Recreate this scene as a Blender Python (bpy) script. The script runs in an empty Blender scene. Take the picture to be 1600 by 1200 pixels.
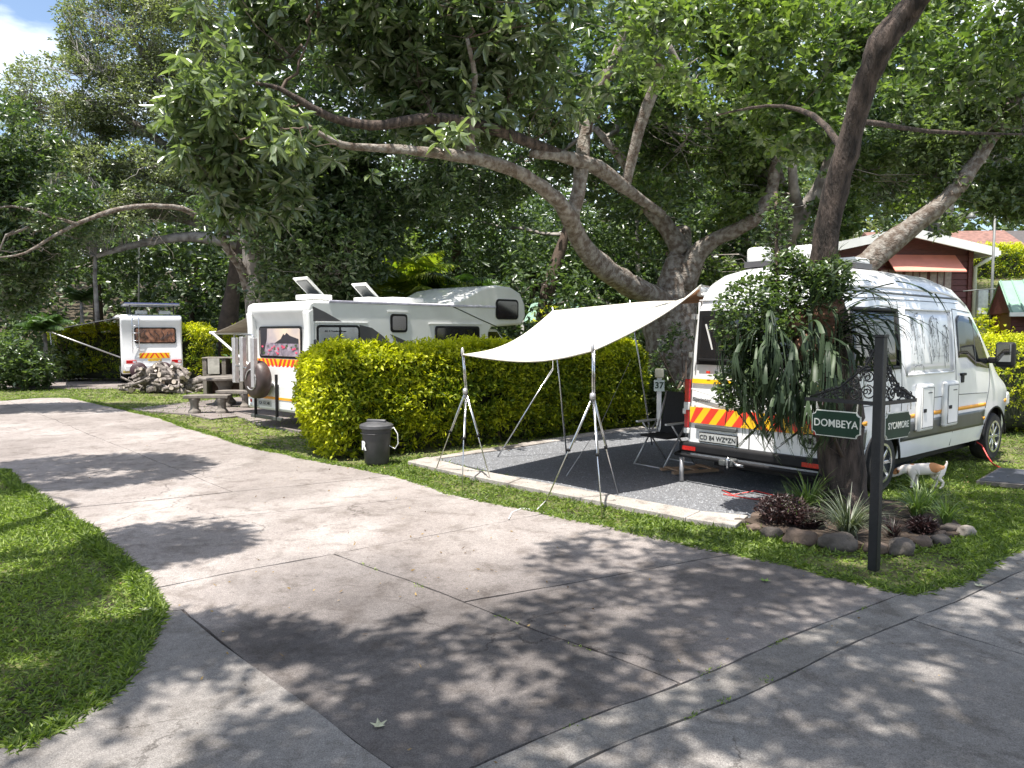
import bpy, bmesh, math, random
import numpy as np
from mathutils import Vector, Matrix, Quaternion
random.seed(7); rng = np.random.default_rng(11)
S = bpy.context.scene; COL = S.collection
R = math.radians; pi = math.pi
# ------------------------------------------------------------------ camera, sky, sun, exposure
FPX, CH, PIT = 1176.5, 1.89, math.atan((600-520.8)/1176.5)
cd = bpy.data.cameras.new('camera'); cam = bpy.data.objects.new('camera', cd); COL.objects.link(cam)
cd.sensor_width = 36; cd.lens = 36*FPX/1600; cd.clip_end = 2000; cd.clip_start = .05
cam.location = (0, 0, CH); cam.rotation_euler = (pi/2-PIT, 0, 0); S.camera = cam
SUNV = Vector((-.17, -.26, 1)).normalized()
EL = math.asin(SUNV.z); AZ = math.atan2(SUNV.x, SUNV.y)
w = bpy.data.worlds.new('World'); S.world = w; w.use_nodes = True
nt = w.node_tree; nt.nodes.clear()
def NN(nt, t, **k):
    n = nt.nodes.new(t)
    for a, b in k.items(): setattr(n, a, b)
    return n
out = NN(nt, 'ShaderNodeOutputWorld'); bg = NN(nt, 'ShaderNodeBackground'); bg.inputs[1].default_value = .11
sky = NN(nt, 'ShaderNodeTexSky', sky_type='NISHITA'); sky.sun_disc = False
sky.sun_elevation = EL; sky.sun_rotation = AZ % (2*pi); sky.dust_density = 1.2
tc = NN(nt, 'ShaderNodeTexCoord'); mp = NN(nt, 'ShaderNodeMapping'); mp.inputs['Scale'].default_value = (1, 1, 2.6)
noi = NN(nt, 'ShaderNodeTexNoise'); noi.inputs['Scale'].default_value = 3.2; noi.inputs['Detail'].default_value = 8; noi.inputs['Roughness'].default_value = .55
rmp = NN(nt, 'ShaderNodeValToRGB'); rmp.color_ramp.elements[0].position = .46; rmp.color_ramp.elements[1].position = .72
mx = NN(nt, 'ShaderNodeMixRGB'); mx.inputs[2].default_value = (11.5, 11.6, 11.8, 1)
L = nt.links.new
L(tc.outputs['Generated'], mp.inputs[0]); L(mp.outputs[0], noi.inputs['Vector']); L(noi.outputs[0], rmp.inputs[0])
L(rmp.outputs[0], mx.inputs[0]); L(sky.outputs[0], mx.inputs[1]); L(mx.outputs[0], bg.inputs[0]); L(bg.outputs[0], out.inputs[0])
sl = bpy.data.lights.new('sun', 'SUN'); sl.energy = 5.0; sl.angle = R(.53); sl.color = (1, .95, .88)
so = bpy.data.objects.new('sun', sl); COL.objects.link(so); so.rotation_euler = SUNV.to_track_quat('Z', 'Y').to_euler()
so.location = (0, 0, 40)
S.view_settings.view_transform = 'Standard'; S.view_settings.look = 'None'; S.view_settings.exposure = 1.06; S.view_settings.gamma = 1
S.view_settings.use_curve_mapping = False
S.render.engine = 'CYCLES'; S.cycles.use_denoising = True; S.cycles.max_bounces = 7; S.cycles.transparent_max_bounces = 6
S.cycles.sample_clamp_indirect = 6
# ------------------------------------------------------------------ measuring helpers (a pixel of the photograph to a place in the world)
def ray(px, py):
    u = (600-py)/FPX
    return ((px-800)/FPX, math.cos(PIT)+u*math.sin(PIT), -math.sin(PIT)+u*math.cos(PIT))
def G(px, py, z=0):
    r = ray(px, py); k = (z-CH)/r[2]; return (k*r[0], k*r[1])
def P(px, py, Y):
    r = ray(px, py); k = Y/r[1]; return (k*r[0], Y, CH+k*r[2])
# ------------------------------------------------------------------ object helpers
def tag(o, label=None, category=None, group=None, kind=None):
    if label: o['label'] = label
    if category: o['category'] = category
    if group: o['group'] = group
    if kind: o['kind'] = kind
    return o
def empty(name, loc=(0, 0, 0), rz=0, **k):
    o = bpy.data.objects.new(name, None); COL.objects.link(o); o.location = loc; o.rotation_euler = (0, 0, rz); o.empty_display_size = .2
    return tag(o, **k)
def copy_tree(o, parent=None, loc=None, rot=None):
    c = o.copy(); COL.objects.link(c); c.parent = parent
    if parent: c.matrix_parent_inverse = o.matrix_parent_inverse
    if loc is not None: c.location = loc
    if rot is not None: c.rotation_euler = rot
    for ch in [x for x in list(o.children)]: copy_tree(ch, c)
    return c
class MB:
    def __init__(s): s.v = []; s.f = []; s.m = []
    def add(s, vs, fs, mi=0):
        b = len(s.v); s.v += [tuple(v) for v in vs]; s.f += [tuple(b+i for i in f) for f in fs]; s.m += [mi]*len(fs); return s
    def box(s, c, d, rot=None, mi=0):
        x, y, z = d[0]/2, d[1]/2, d[2]/2
        vs = [Vector((a, b, e)) for a in (-x, x) for b in (-y, y) for e in (-z, z)]
        if rot is not None:
            q = rot if isinstance(rot, (Matrix, Quaternion)) else None
            if q is None:
                from mathutils import Euler
                q = Euler(rot).to_matrix()
            vs = [q @ v for v in vs]
        vs = [v+Vector(c) for v in vs]
        return s.add(vs, [(0, 1, 3, 2), (4, 6, 7, 5), (0, 4, 5, 1), (2, 3, 7, 6), (0, 2, 6, 4), (1, 5, 7, 3)], mi)
    def tube(s, pts, rad, n=8, caps=True, mi=0, wob=0, seed=0):
        pts = [Vector(p) for p in pts]; k = len(pts)
        if not hasattr(rad, '__len__'): rad = [rad]*k
        vs = []; up = None; rr = random.Random(seed)
        ph = [rr.random()*6.28 for _ in range(4)]
        for i, p in enumerate(pts):
            t = (pts[min(i+1, k-1)]-pts[max(i-1, 0)]).normalized()
            if up is None: up = Vector((0, 0, 1)) if abs(t.z) < .9 else Vector((1, 0, 0))
            a = t.cross(up); a = a.normalized() if a.length > 1e-6 else t.orthogonal().normalized()
            b = a.cross(t).normalized(); up = b
            for j in range(n):
                q = 2*pi*j/n; r = rad[i]
                if wob: r *= 1+wob*(math.sin(2*q+ph[0]+i*.35)+.7*math.sin(3*q+ph[1]-i*.5)+.5*math.sin(5*q+ph[2]+i*.8))
                vs.append(p+(a*math.cos(q)+b*math.sin(q))*r)
        fs = [(i*n+j, i*n+(j+1) % n, (i+1)*n+(j+1) % n, (i+1)*n+j) for i in range(k-1) for j in range(n)]
        if caps: fs += [tuple(range(n))[::-1], tuple((k-1)*n+j for j in range(n))]
        return s.add(vs, fs, mi)
    def lathe(s, prof, n=24, c=(0, 0, 0), axis='z', mi=0):
        vs = []
        for (r, z) in prof:
            for j in range(n):
                a = 2*pi*j/n; x, y = r*math.cos(a), r*math.sin(a)
                vs.append({'z': (c[0]+x, c[1]+y, c[2]+z), 'y': (c[0]+x, c[1]+z, c[2]+y), 'x': (c[0]+z, c[1]+x, c[2]+y)}[axis])
        k = len(prof)
        fs = [(i*n+j, i*n+(j+1) % n, (i+1)*n+(j+1) % n, (i+1)*n+j) for i in range(k-1) for j in range(n)]
        return s.add(vs, fs, mi)
    def prism(s, poly, z0, z1, mi=0):
        n = len(poly)
        return s.add([(x, y, z0) for x, y in poly]+[(x, y, z1) for x, y in poly],
                     [tuple(range(n))[::-1], tuple(range(n, 2*n))]+[(i, (i+1) % n, n+(i+1) % n, n+i) for i in range(n)], mi)
    def build(s, name, mats, parent=None, smooth=False, bevel=0, seg=2, fixn=True, ang=40, **k):
        me = bpy.data.meshes.new(name); me.from_pydata(s.v, [], s.f)
        mats = mats if isinstance(mats, (list, tuple)) else [mats]
        for m in mats: me.materials.append(m)
        if len(mats) > 1: me.polygons.foreach_set('material_index', s.m)
        if fixn:
            b = bmesh.new(); b.from_mesh(me); bmesh.ops.recalc_face_normals(b, faces=b.faces); b.to_mesh(me); b.free()
        if smooth:
            me.polygons.foreach_set('use_smooth', [True]*len(me.polygons))
            if smooth == 'auto': me.set_sharp_from_angle(angle=R(ang))
        o = bpy.data.objects.new(name, me); COL.objects.link(o)
        if bevel:
            m = o.modifiers.new('bevel', 'BEVEL'); m.width = bevel; m.segments = seg; m.limit_method = 'ANGLE'; m.angle_limit = R(35)
            me.polygons.foreach_set('use_smooth', [True]*len(me.polygons)); me.set_sharp_from_angle(angle=R(50))
        if parent: o.parent = parent
        return tag(o, **k)
def share(name, me, parent=None, loc=(0, 0, 0), rot=(0, 0, 0), sc=(1, 1, 1), **k):
    o = bpy.data.objects.new(name, me); COL.objects.link(o); o.location = loc; o.rotation_euler = rot; o.scale = sc
    if parent: o.parent = parent
    return tag(o, **k)
def npmesh(name, V, F, nper, mats, parent=None, rnd=None, smooth=False, **k):
    """V (n,3) float, F flat loops, nper verts per face"""
    me = bpy.data.meshes.new(name); nf = len(F)//nper
    me.vertices.add(len(V)); me.vertices.foreach_set('co', V.astype(np.float32).ravel())
    me.loops.add(len(F)); me.loops.foreach_set('vertex_index', F.astype(np.int32))
    me.polygons.add(nf); me.polygons.foreach_set('loop_start', np.arange(0, len(F), nper, dtype=np.int32))
    try: me.polygons.foreach_set('loop_total', np.full(nf, nper, dtype=np.int32))
    except Exception: pass
    if smooth: me.polygons.foreach_set('use_smooth', np.ones(nf, dtype=bool))
    me.update(calc_edges=True)
    if rnd is not None:
        a = me.attributes.new('rnd', 'FLOAT', 'FACE'); a.data.foreach_set('value', rnd.astype(np.float32))
    for m in (mats if isinstance(mats, (list, tuple)) else [mats]): me.materials.append(m)
    o = bpy.data.objects.new(name, me); COL.objects.link(o)
    if parent: o.parent = parent
    return tag(o, **k)
def nrm(a): return a/np.maximum(np.linalg.norm(a, axis=1, keepdims=True), 1e-9)
def leaves(name, Pn, D, Ln, Wd, m, parent=None, flat=.5, curve=.2, fold=.12, hi=False, rnd=None, upv=(0, 0, 1), **k):
    n = len(Pn); D = nrm(D)
    Ln = np.broadcast_to(np.asarray(Ln, float), (n,))[:, None]; Wd = np.broadcast_to(np.asarray(Wd, float), (n,))[:, None]
    U = np.array(upv, float)+rng.normal(0, flat, (n, 3))
    s_ = nrm(np.cross(D, U)); N = nrm(np.cross(s_, D))
    if rnd is None: rnd = rng.random(n)
    if hi:
        V = np.stack([Pn, Pn+D*Ln*.3+s_*Wd*.42+N*Wd*fold, Pn+D*Ln*.68+s_*Wd*.46+N*Wd*fold-N*Ln*curve*.4, Pn+D*Ln-N*Ln*curve,
                      Pn+D*Ln*.68-s_*Wd*.46+N*Wd*fold-N*Ln*curve*.4, Pn+D*Ln*.3-s_*Wd*.42+N*Wd*fold], 1).reshape(-1, 3)
        b = (np.arange(n)*6)[:, None]; F = (b+np.array([[0, 1, 2, 3, 0, 3, 4, 5]])).ravel()
        return npmesh(name, V, F, 4, m, parent, np.repeat(rnd, 2), **k)
    V = np.stack([Pn, Pn+D*Ln*.45+s_*Wd*.5+N*Wd*fold, Pn+D*Ln-N*Ln*curve, Pn+D*Ln*.45-s_*Wd*.5+N*Wd*fold], 1).reshape(-1, 3)
    b = (np.arange(n)*4)[:, None]; F = (b+np.array([[0, 1, 2, 0, 2, 3]])).ravel()
    return npmesh(name, V, F, 3, m, parent, np.repeat(rnd, 2), **k)
def pn(p, sc, seed=0):   # cheap smooth noise, about -1..1
    x, y, z = (p*sc).T; a = seed*1.7
    return (np.sin(x+1.3*np.sin(y*.9+a)+a)+np.sin(y*1.1+1.4*np.sin(z*.8+a*2))+np.sin(z*1.2+1.2*np.sin(x*.7-a)))/3
def inblobs(blobs, n, shell=.5, thr=-.25, sc=2.0, seed=0):
    """points in ellipsoids (cx,cy,cz,rx,ry,rz), clumped"""
    B = np.array(blobs, float); vol = (B[:, 3]*B[:, 4]*B[:, 5])**(.75); pr = vol/vol.sum()
    outp = []; got = 0
    while got < n:
        k = rng.choice(len(B), size=n*2, p=pr); d = nrm(rng.normal(0, 1, (n*2, 3))); r = rng.random(n*2)
        r = np.where(rng.random(n*2) < shell, .8+.25*r, r**(1/3))[:, None]
        p = B[k, :3]+d*r*B[k, 3:6]
        p = p[pn(p, sc, seed) > thr+.3*rng.normal(0, 1, len(p))*.5]
        outp.append(p); got += len(p)
    return np.concatenate(outp)[:n]
def clusters(C, k, spread, out=None, droop=.2):
    """k leaves round each twig tip: bases and directions"""
    n = len(C); Bp = np.repeat(C, k, 0); d = nrm(rng.normal(0, 1, (n*k, 3)))
    d[:, 2] = d[:, 2]*.6-droop+.25
    if out is not None: d = d+np.repeat(out, k, 0)*.5
    d = nrm(d)
    return Bp+d*spread*rng.random((n*k, 1)), d
# ------------------------------------------------------------------ materials
MATS = {}
def mat(name, c, rough=.6, var=.15, sc=8, bump=0, bsc=None, metal=0, c2=None, spec=.5, detail=6, stretch=None, coat=0, ramp=(.35, .65), emis=None):
    if name in MATS: return MATS[name]
    m = bpy.data.materials.new(name); m.use_nodes = True; t = m.node_tree; t.nodes.clear(); Lk = t.links.new
    o = NN(t, 'ShaderNodeOutputMaterial'); b = NN(t, 'ShaderNodeBsdfPrincipled'); Lk(b.outputs[0], o.inputs[0])
    b.inputs['Roughness'].default_value = rough; b.inputs['Metallic'].default_value = metal; b.inputs['Specular IOR Level'].default_value = spec
    if coat: b.inputs['Coat Weight'].default_value = coat; b.inputs['Coat Roughness'].default_value = .08
    co = NN(t, 'ShaderNodeTexCoord'); mpp = NN(t, 'ShaderNodeMapping'); Lk(co.outputs['Object'], mpp.inputs[0])
    if stretch: mpp.inputs['Scale'].default_value = stretch
    n1 = NN(t, 'ShaderNodeTexNoise'); n1.inputs['Scale'].default_value = sc; n1.inputs['Detail'].default_value = detail; Lk(mpp.outputs[0], n1.inputs['Vector'])
    rp = NN(t, 'ShaderNodeValToRGB'); e = rp.color_ramp.elements; e[0].position, e[1].position = ramp
    c2 = c2 or tuple(min(1, x*(1+var)) for x in c); c1 = c if c2 and var == .15 and False else tuple(x*(1-var) for x in c)
    e[0].color = (*c1, 1); e[1].color = (*c2, 1)
    Lk(n1.outputs[0], rp.inputs[0]); Lk(rp.outputs[0], b.inputs['Base Color'])
    if bump:
        n2 = NN(t, 'ShaderNodeTexNoise'); n2.inputs['Scale'].default_value = bsc or sc*4; n2.inputs['Detail'].default_value = 8; Lk(mpp.outputs[0], n2.inputs['Vector'])
        bp = NN(t, 'ShaderNodeBump'); bp.inputs['Strength'].default_value = bump; bp.inputs['Distance'].default_value = .02
        Lk(n2.outputs[0], bp.inputs['Height']); Lk(bp.outputs[0], b.inputs['Normal'])
    MATS[name] = m; return m
def leafmat(name, dark, light, rough=.42, trans=.25, spec=.5, mid=.5, tcol=None):
    m = bpy.data.materials.new(name); m.use_nodes = True; t = m.node_tree; t.nodes.clear(); Lk = t.links.new
    o = NN(t, 'ShaderNodeOutputMaterial'); b = NN(t, 'ShaderNodeBsdfPrincipled'); tr = NN(t, 'ShaderNodeBsdfTranslucent'); mxs = NN(t, 'ShaderNodeMixShader')
    at = NN(t, 'ShaderNodeAttribute', attribute_name='rnd'); rp = NN(t, 'ShaderNodeValToRGB'); e = rp.color_ramp.elements
    e[0].color = (*dark, 1); e[1].color = (*light, 1); e[0].position = .1; e[1].position = .95
    g = NN(t, 'ShaderNodeMixRGB', blend_type='MULTIPLY'); g.inputs[0].default_value = 1; g.inputs[2].default_value = (*(tcol or (1.5, 1.7, .6)), 1)
    b.inputs['Roughness'].default_value = rough; b.inputs['Specular IOR Level'].default_value = spec
    Lk(at.outputs['Fac'], rp.inputs[0]); Lk(rp.outputs[0], b.inputs['Base Color']); Lk(rp.outputs[0], g.inputs[1]); Lk(g.outputs[0], tr.inputs[0])
    mxs.inputs[0].default_value = trans; Lk(b.outputs[0], mxs.inputs[1]); Lk(tr.outputs[0], mxs.inputs[2]); Lk(mxs.outputs[0], o.inputs[0])
    MATS[name] = m; return m
def concrete(name, c1, c2, c3, speck=.42, rough=.85, stain=False):
    """worn concrete: broad blotches, streaks, fine aggregate speckle, pits"""
    m = bpy.data.materials.new(name); m.use_nodes = True; t = m.node_tree; t.nodes.clear(); Lk = t.links.new
    o = NN(t, 'ShaderNodeOutputMaterial'); b = NN(t, 'ShaderNodeBsdfPrincipled'); Lk(b.outputs[0], o.inputs[0]); b.inputs['Roughness'].default_value = rough
    b.inputs['Specular IOR Level'].default_value = .3
    co = NN(t, 'ShaderNodeTexCoord')
    def noise(sc, det, ro=.55, dist=0, st=None):
        n = NN(t, 'ShaderNodeTexNoise'); n.inputs['Scale'].default_value = sc; n.inputs['Detail'].default_value = det; n.inputs['Roughness'].default_value = ro; n.inputs['Distortion'].default_value = dist
        if st:
            q = NN(t, 'ShaderNodeMapping'); q.inputs['Scale'].default_value = st; q.inputs['Rotation'].default_value = (0, 0, R(-48)); Lk(co.outputs['Object'], q.inputs[0]); Lk(q.outputs[0], n.inputs['Vector'])
        else: Lk(co.outputs['Object'], n.inputs['Vector'])
        return n
    def ramp(src, a, b_, ca, cb):
        r = NN(t, 'ShaderNodeValToRGB'); e = r.color_ramp.elements; e[0].position = a; e[1].position = b_; e[0].color = (*ca, 1); e[1].color = (*cb, 1); Lk(src, r.inputs[0]); return r.outputs[0]
    def mix(a, b_, f, mode='MIX'):
        q = NN(t, 'ShaderNodeMixRGB', blend_type=mode)
        if isinstance(f, float): q.inputs[0].default_value = f
        else: Lk(f, q.inputs[0])
        Lk(a, q.inputs[1]); Lk(b_, q.inputs[2]); return q.outputs[0]
    big = ramp(noise(.45, 5, .6, .6).outputs[0], .36, .62, c1, c2)
    st = ramp(noise(1.6, 7, .65, .3, (1, .28, 1)).outputs[0], .38, .66, (0, 0, 0), (1, 1, 1))
    r3 = NN(t, 'ShaderNodeRGB'); r3.outputs[0].default_value = (*c3, 1)
    col = mix(big, r3.outputs[0], st)
    sp = ramp(noise(150, 3, .7).outputs[0], .34, .68, (1-speck,)*3, (1+speck,)*3)
    col = mix(col, sp, 1.0, 'MULTIPLY')
    sp2 = ramp(noise(30, 5, .75).outputs[0], .32, .68, (.80,)*3, (1.16,)*3); col = mix(col, sp2, 1.0, 'MULTIPLY')
    # hairline cracks, only in places
    vo = NN(t, 'ShaderNodeTexVoronoi', feature='DISTANCE_TO_EDGE'); vo.inputs['Scale'].default_value = .62
    nw = NN(t, 'ShaderNodeTexNoise'); nw.inputs['Scale'].default_value = 2.2; nw.inputs['Detail'].default_value = 9; nw.inputs['Roughness'].default_value = .65; Lk(co.outputs['Object'], nw.inputs['Vector'])
    sw = NN(t, 'ShaderNodeVectorMath', operation='SCALE'); sw.inputs['Scale'].default_value = .55; Lk(nw.outputs['Color'], sw.inputs[0]); aw_ = NN(t, 'ShaderNodeVectorMath', operation='ADD'); Lk(co.outputs['Object'], aw_.inputs[0]); Lk(sw.outputs[0], aw_.inputs[1]); Lk(aw_.outputs[0], vo.inputs['Vector'])
    ck = ramp(vo.outputs['Distance'], .001, .007, (.35, .33, .32), (1, 1, 1)); msk = ramp(noise(.35, 3, .5).outputs[0], .50, .56, (0, 0, 0), (1, 1, 1)); wh = NN(t, 'ShaderNodeRGB'); wh.outputs[0].default_value = (1, 1, 1, 1)
    col = mix(col, mix(wh.outputs[0], ck, msk), 1.0, 'MULTIPLY')
    # dark grime flecks and blotches
    gm = ramp(noise(3.3, 9, .72, .4).outputs[0], .36, .50, (.66, .64, .62), (1, 1, 1)); col = mix(col, gm, 1.0, 'MULTIPLY')
    fl_ = ramp(noise(17, 6, .8).outputs[0], .30, .42, (.6, .58, .56), (1, 1, 1)); col = mix(col, fl_, 1.0, 'MULTIPLY')
    if stain:   # broad dark stain with a soft noisy edge, plus a few smaller ones
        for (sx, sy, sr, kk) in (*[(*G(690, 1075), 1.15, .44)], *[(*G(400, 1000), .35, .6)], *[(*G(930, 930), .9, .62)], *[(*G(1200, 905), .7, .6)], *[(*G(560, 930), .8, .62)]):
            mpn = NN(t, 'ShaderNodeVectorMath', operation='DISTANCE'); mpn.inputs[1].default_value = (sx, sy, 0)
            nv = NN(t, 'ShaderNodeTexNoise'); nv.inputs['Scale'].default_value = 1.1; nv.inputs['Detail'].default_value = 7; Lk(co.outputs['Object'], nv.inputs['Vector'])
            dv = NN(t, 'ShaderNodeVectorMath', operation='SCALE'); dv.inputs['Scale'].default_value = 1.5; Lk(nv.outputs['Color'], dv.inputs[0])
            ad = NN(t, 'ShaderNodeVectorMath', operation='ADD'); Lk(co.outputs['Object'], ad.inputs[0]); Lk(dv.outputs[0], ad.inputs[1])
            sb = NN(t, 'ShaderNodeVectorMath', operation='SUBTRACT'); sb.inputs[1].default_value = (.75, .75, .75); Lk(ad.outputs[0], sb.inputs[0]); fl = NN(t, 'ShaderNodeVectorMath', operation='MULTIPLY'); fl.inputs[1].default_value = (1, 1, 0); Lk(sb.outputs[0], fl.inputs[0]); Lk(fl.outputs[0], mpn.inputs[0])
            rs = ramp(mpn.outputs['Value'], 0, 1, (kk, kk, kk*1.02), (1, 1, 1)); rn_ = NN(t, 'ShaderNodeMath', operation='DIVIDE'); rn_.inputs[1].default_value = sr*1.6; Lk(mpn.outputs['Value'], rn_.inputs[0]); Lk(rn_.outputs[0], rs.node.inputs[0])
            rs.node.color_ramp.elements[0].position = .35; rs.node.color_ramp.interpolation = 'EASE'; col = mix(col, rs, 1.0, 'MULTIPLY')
    Lk(col, b.inputs['Base Color'])
    n2 = noise(120, 5, .7); bp = NN(t, 'ShaderNodeBump'); bp.inputs['Strength'].default_value = .5; bp.inputs['Distance'].default_value = .006
    Lk(n2.outputs[0], bp.inputs['Height']); Lk(bp.outputs[0], b.inputs['Normal'])
    MATS[name] = m; return m
WHITE = mat('white_paint', (.78, .785, .79), .24, .06, 1.6, coat=.6, detail=10)
WHITE2 = mat('white_gelcoat', (.73, .735, .72), .35, .08, 1.3, coat=.3, detail=10)
WPLA = mat('white_plastic', (.72, .72, .70), .4, .04, 4)
GLASS = mat('dark_glass', (.012, .014, .016), .06, .1, 2, spec=.8)
BLACK = mat('black_plastic', (.012, .012, .013), .6, .2, 6, spec=.25)
DGREY = mat('dark_grey_cladding', (.07, .075, .075), .35, .1, 5)
GRAPH = mat('graphite_decal', (.075, .07, .075), .4, .1, 3)
IRON = mat('black_iron', (.008, .008, .009), .5, .3, 30, bump=.2)
CHROME = mat('bare_aluminium', (.62, .63, .65), .25, .08, 20, metal=1)
ALU = mat('dull_aluminium', (.50, .49, .49), .42, .1, 14, metal=.6)
RUB = mat('tyre_rubber', (.02, .02, .02), .8, .2, 40, bump=.3)
ORNG = mat('orange_tape', (.85, .36, .02), .4, .05, 5)
YEL = mat('yellow_tape', (.90, .52, .01), .4, .05, 5)
RED = mat('red_tape', (.72, .045, .02), .4, .05, 5)
REDL = mat('red_lens', (.45, .01, .012), .15, .2, 30, coat=.5)
CLRL = mat('clear_lens', (.6, .6, .62), .12, .1, 30, coat=.5)
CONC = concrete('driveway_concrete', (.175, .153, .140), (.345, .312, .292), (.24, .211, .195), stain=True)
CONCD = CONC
CONCW = concrete('walkway_concrete', (.15, .138, .128), (.27, .255, .24), (.20, .184, .172))
CONCG = concrete('gutter_concrete', (.13, .12, .108), (.26, .245, .228), (.18, .165, .152))
KERB = concrete('kerb_concrete', (.24, .215, .19), (.44, .41, .38), (.34, .31, .28))
CAST = mat('cast_concrete', (.17, .15, .13), .85, .25, 6, bump=.5, bsc=60)
SOIL = mat('soil', (.055, .038, .026), .95, .35, 5, bump=.8, bsc=40)
TURF = mat('turf_base', (.075, .062, .032), .95, .35, 2.2, c2=(.16, .17, .055), bump=.8, bsc=60)
LITTER = mat('leaf_litter', (.055, .042, .026), .95, .4, 3, bump=.8, bsc=30)
BARKD = mat('dark_bark', (.045, .034, .028), .95, .45, 5, bump=1.6, bsc=22, stretch=(3, 3, .6), c2=(.12, .088, .072))
BARKL = mat('lichen_bark', (.145, .108, .082), .9, .22, 9, bump=1.6, bsc=30, c2=(.265, .24, .21), ramp=(.40, .62), detail=14)
BARKG = mat('grey_bark', (.15, .128, .11), .9, .3, 4, bump=.7, bsc=22, c2=(.30, .275, .25))
BARKB = mat('brown_bark', (.085, .06, .045), .9, .3, 4, bump=.7, bsc=22)
LF_BIG = leafmat('large_leaf', (.060, .095, .042), (.24, .29, .17), .22, .36, .9)
LF_MID = leafmat('maple_green_leaf', (.042, .078, .026), (.18, .24, .07), .34, .38, .7)
LF_DARK = leafmat('dark_leaf', (.040, .072, .030), (.14, .19, .085), .30, .34, .8)
LF_OLIVE = leafmat('olive_leaf', (.10, .125, .065), (.28, .31, .18), .38, .35, .7)
LF_MIX = leafmat('mixed_leaf', (.050, .085, .032), (.17, .22, .09), .34, .35, .8)
LF_GOLD = leafmat('golden_leaf', (.105, .165, .010), (.64, .64, .02), .5, .38, .4, tcol=(1.3, 1.4, .4))
LF_PALM = leafmat('palm_leaflet', (.12, .19, .03), (.34, .38, .05), .4, .35)
LF_PALMD = leafmat('dark_palm_leaflet', (.03, .065, .02), (.08, .14, .04), .35, .25)
LF_GRASS = leafmat('grass_blade', (.075, .125, .024), (.30, .38, .08), .5, .35)
LF_STRAP = leafmat('strap_leaf', (.07, .13, .03), (.20, .27, .08), .4, .25)
LF_SILV = leafmat('silvery_strap_leaf', (.06, .08, .05), (.17, .19, .13), .4, .2)
LF_PURP = leafmat('purple_leaf', (.022, .014, .014), (.065, .036, .034), .45, .2, tcol=(1.4, .8, .8))
LF_STAG = leafmat('staghorn_leaf', (.016, .030, .014), (.055, .085, .038), .5, .12, .35)
REDW = mat('dark_red_boards', (.115, .03, .028), .6, .25, 6, bump=.2, stretch=(1, 1, 8))
# ------------------------------------------------------------------ ground, driveway, lawns
def terr(x, y):
    a = np.clip((x-7.5)/6, 0, 1)*np.clip((y-17.0)/10, 0, 1.35)*3.6
    b = np.clip((y-40)/40, 0, 1)*7
    c = np.clip((-x-24)/20, 0, 1)*2.5
    return a+b+c
xs = np.concatenate([np.linspace(-400, -60, 12), np.linspace(-55, 55, 111), np.linspace(60, 400, 12)])
ys = np.concatenate([np.linspace(-300, -20, 10), np.linspace(-18, 80, 99), np.linspace(90, 500, 14)])
XX, YY = np.meshgrid(xs, ys, indexing='ij'); ZZ = terr(XX, YY)-.03+.012*np.sin(XX*1.3)*np.sin(YY*1.1)
Vg = np.stack([XX, YY, ZZ], -1).reshape(-1, 3); ny = len(ys)
ii, jj = np.meshgrid(np.arange(len(xs)-1), np.arange(ny-1), indexing='ij'); b0 = (ii*ny+jj).ravel()
Fg = np.stack([b0, b0+ny, b0+ny+1, b0+1], 1)
cx = Vg[Fg].mean(1)
gr = npmesh('ground', Vg, Fg.ravel(), 4, [TURF, LITTER], smooth=True, kind='structure')
mi = ((cx[:, 1] > 28.5) & (cx[:, 0] < 8)) | (cx[:, 0] < -24) | (cx[:, 1] > 46)
gr.data.polygons.foreach_set('material_index', mi.astype(np.int32))
pxd_left = [(0, 737), (37, 772), (75, 800), (120, 825), (155, 860), (200, 900), (228, 930), (230, 960), (220, 995), (190, 1035), (155, 1080), (100, 1125), (0, 1172)]
pxd_right = [(0, 627), (65, 622), (115, 622), (150, 630), (240, 650), (320, 675), (400, 700), (500, 720), (565, 732), (650, 752), (715, 772), (800, 790), (865, 805), (1050, 845), (1150, 865), (1250, 885), (1350, 910), (1412, 929)]
pxd_road = [(1435, 922), (1500, 900), (1550, 870), (1600, 848), (1680, 800), (1800, 745)]
gl = [G(*p) for p in pxd_left]; grr = [G(*p) for p in pxd_right]; gro = [G(*p) for p in pxd_road]
DRIVE = [(-40, 10.5), (-14, 10.2)]+gl+[(-3.6, 3.2), (-6, 1.5), (-8, -10), (14, -10)]+[(16, 16.5)]+gro[::-1]+grr[::-1]+[(-40, 21.5)]
LN = dict(J1a=(G(283, 957), G(605, 1200)), J1b=(G(215, 963), G(283, 957)), J2=(G(1420, 927), G(800, 1177)), J3=(G(1395, 985), G(915, 1197)), J3b=(G(1420, 970), G(1600, 1027)),
          J4=(G(520, 867), G(1057, 1072)), J5=(G(725, 944), G(1150, 868)), J6=(G(435, 885), G(865, 803)), J7=(G(435, 802), G(695, 775)), J8=(G(125, 795), G(565, 750)), J9=(G(80, 655), G(365, 772)))
def cut(bm, ln, side, gap):
    (x0, y0), (x1, y1) = ln; n = Vector((-(y1-y0), x1-x0, 0)).normalized()*side
    bmesh.ops.bisect_plane(bm, geom=bm.verts[:]+bm.edges[:]+bm.faces[:], plane_co=Vector((x0, y0, 0))+n*gap/2, plane_no=n, clear_inner=True, clear_outer=False)
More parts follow.
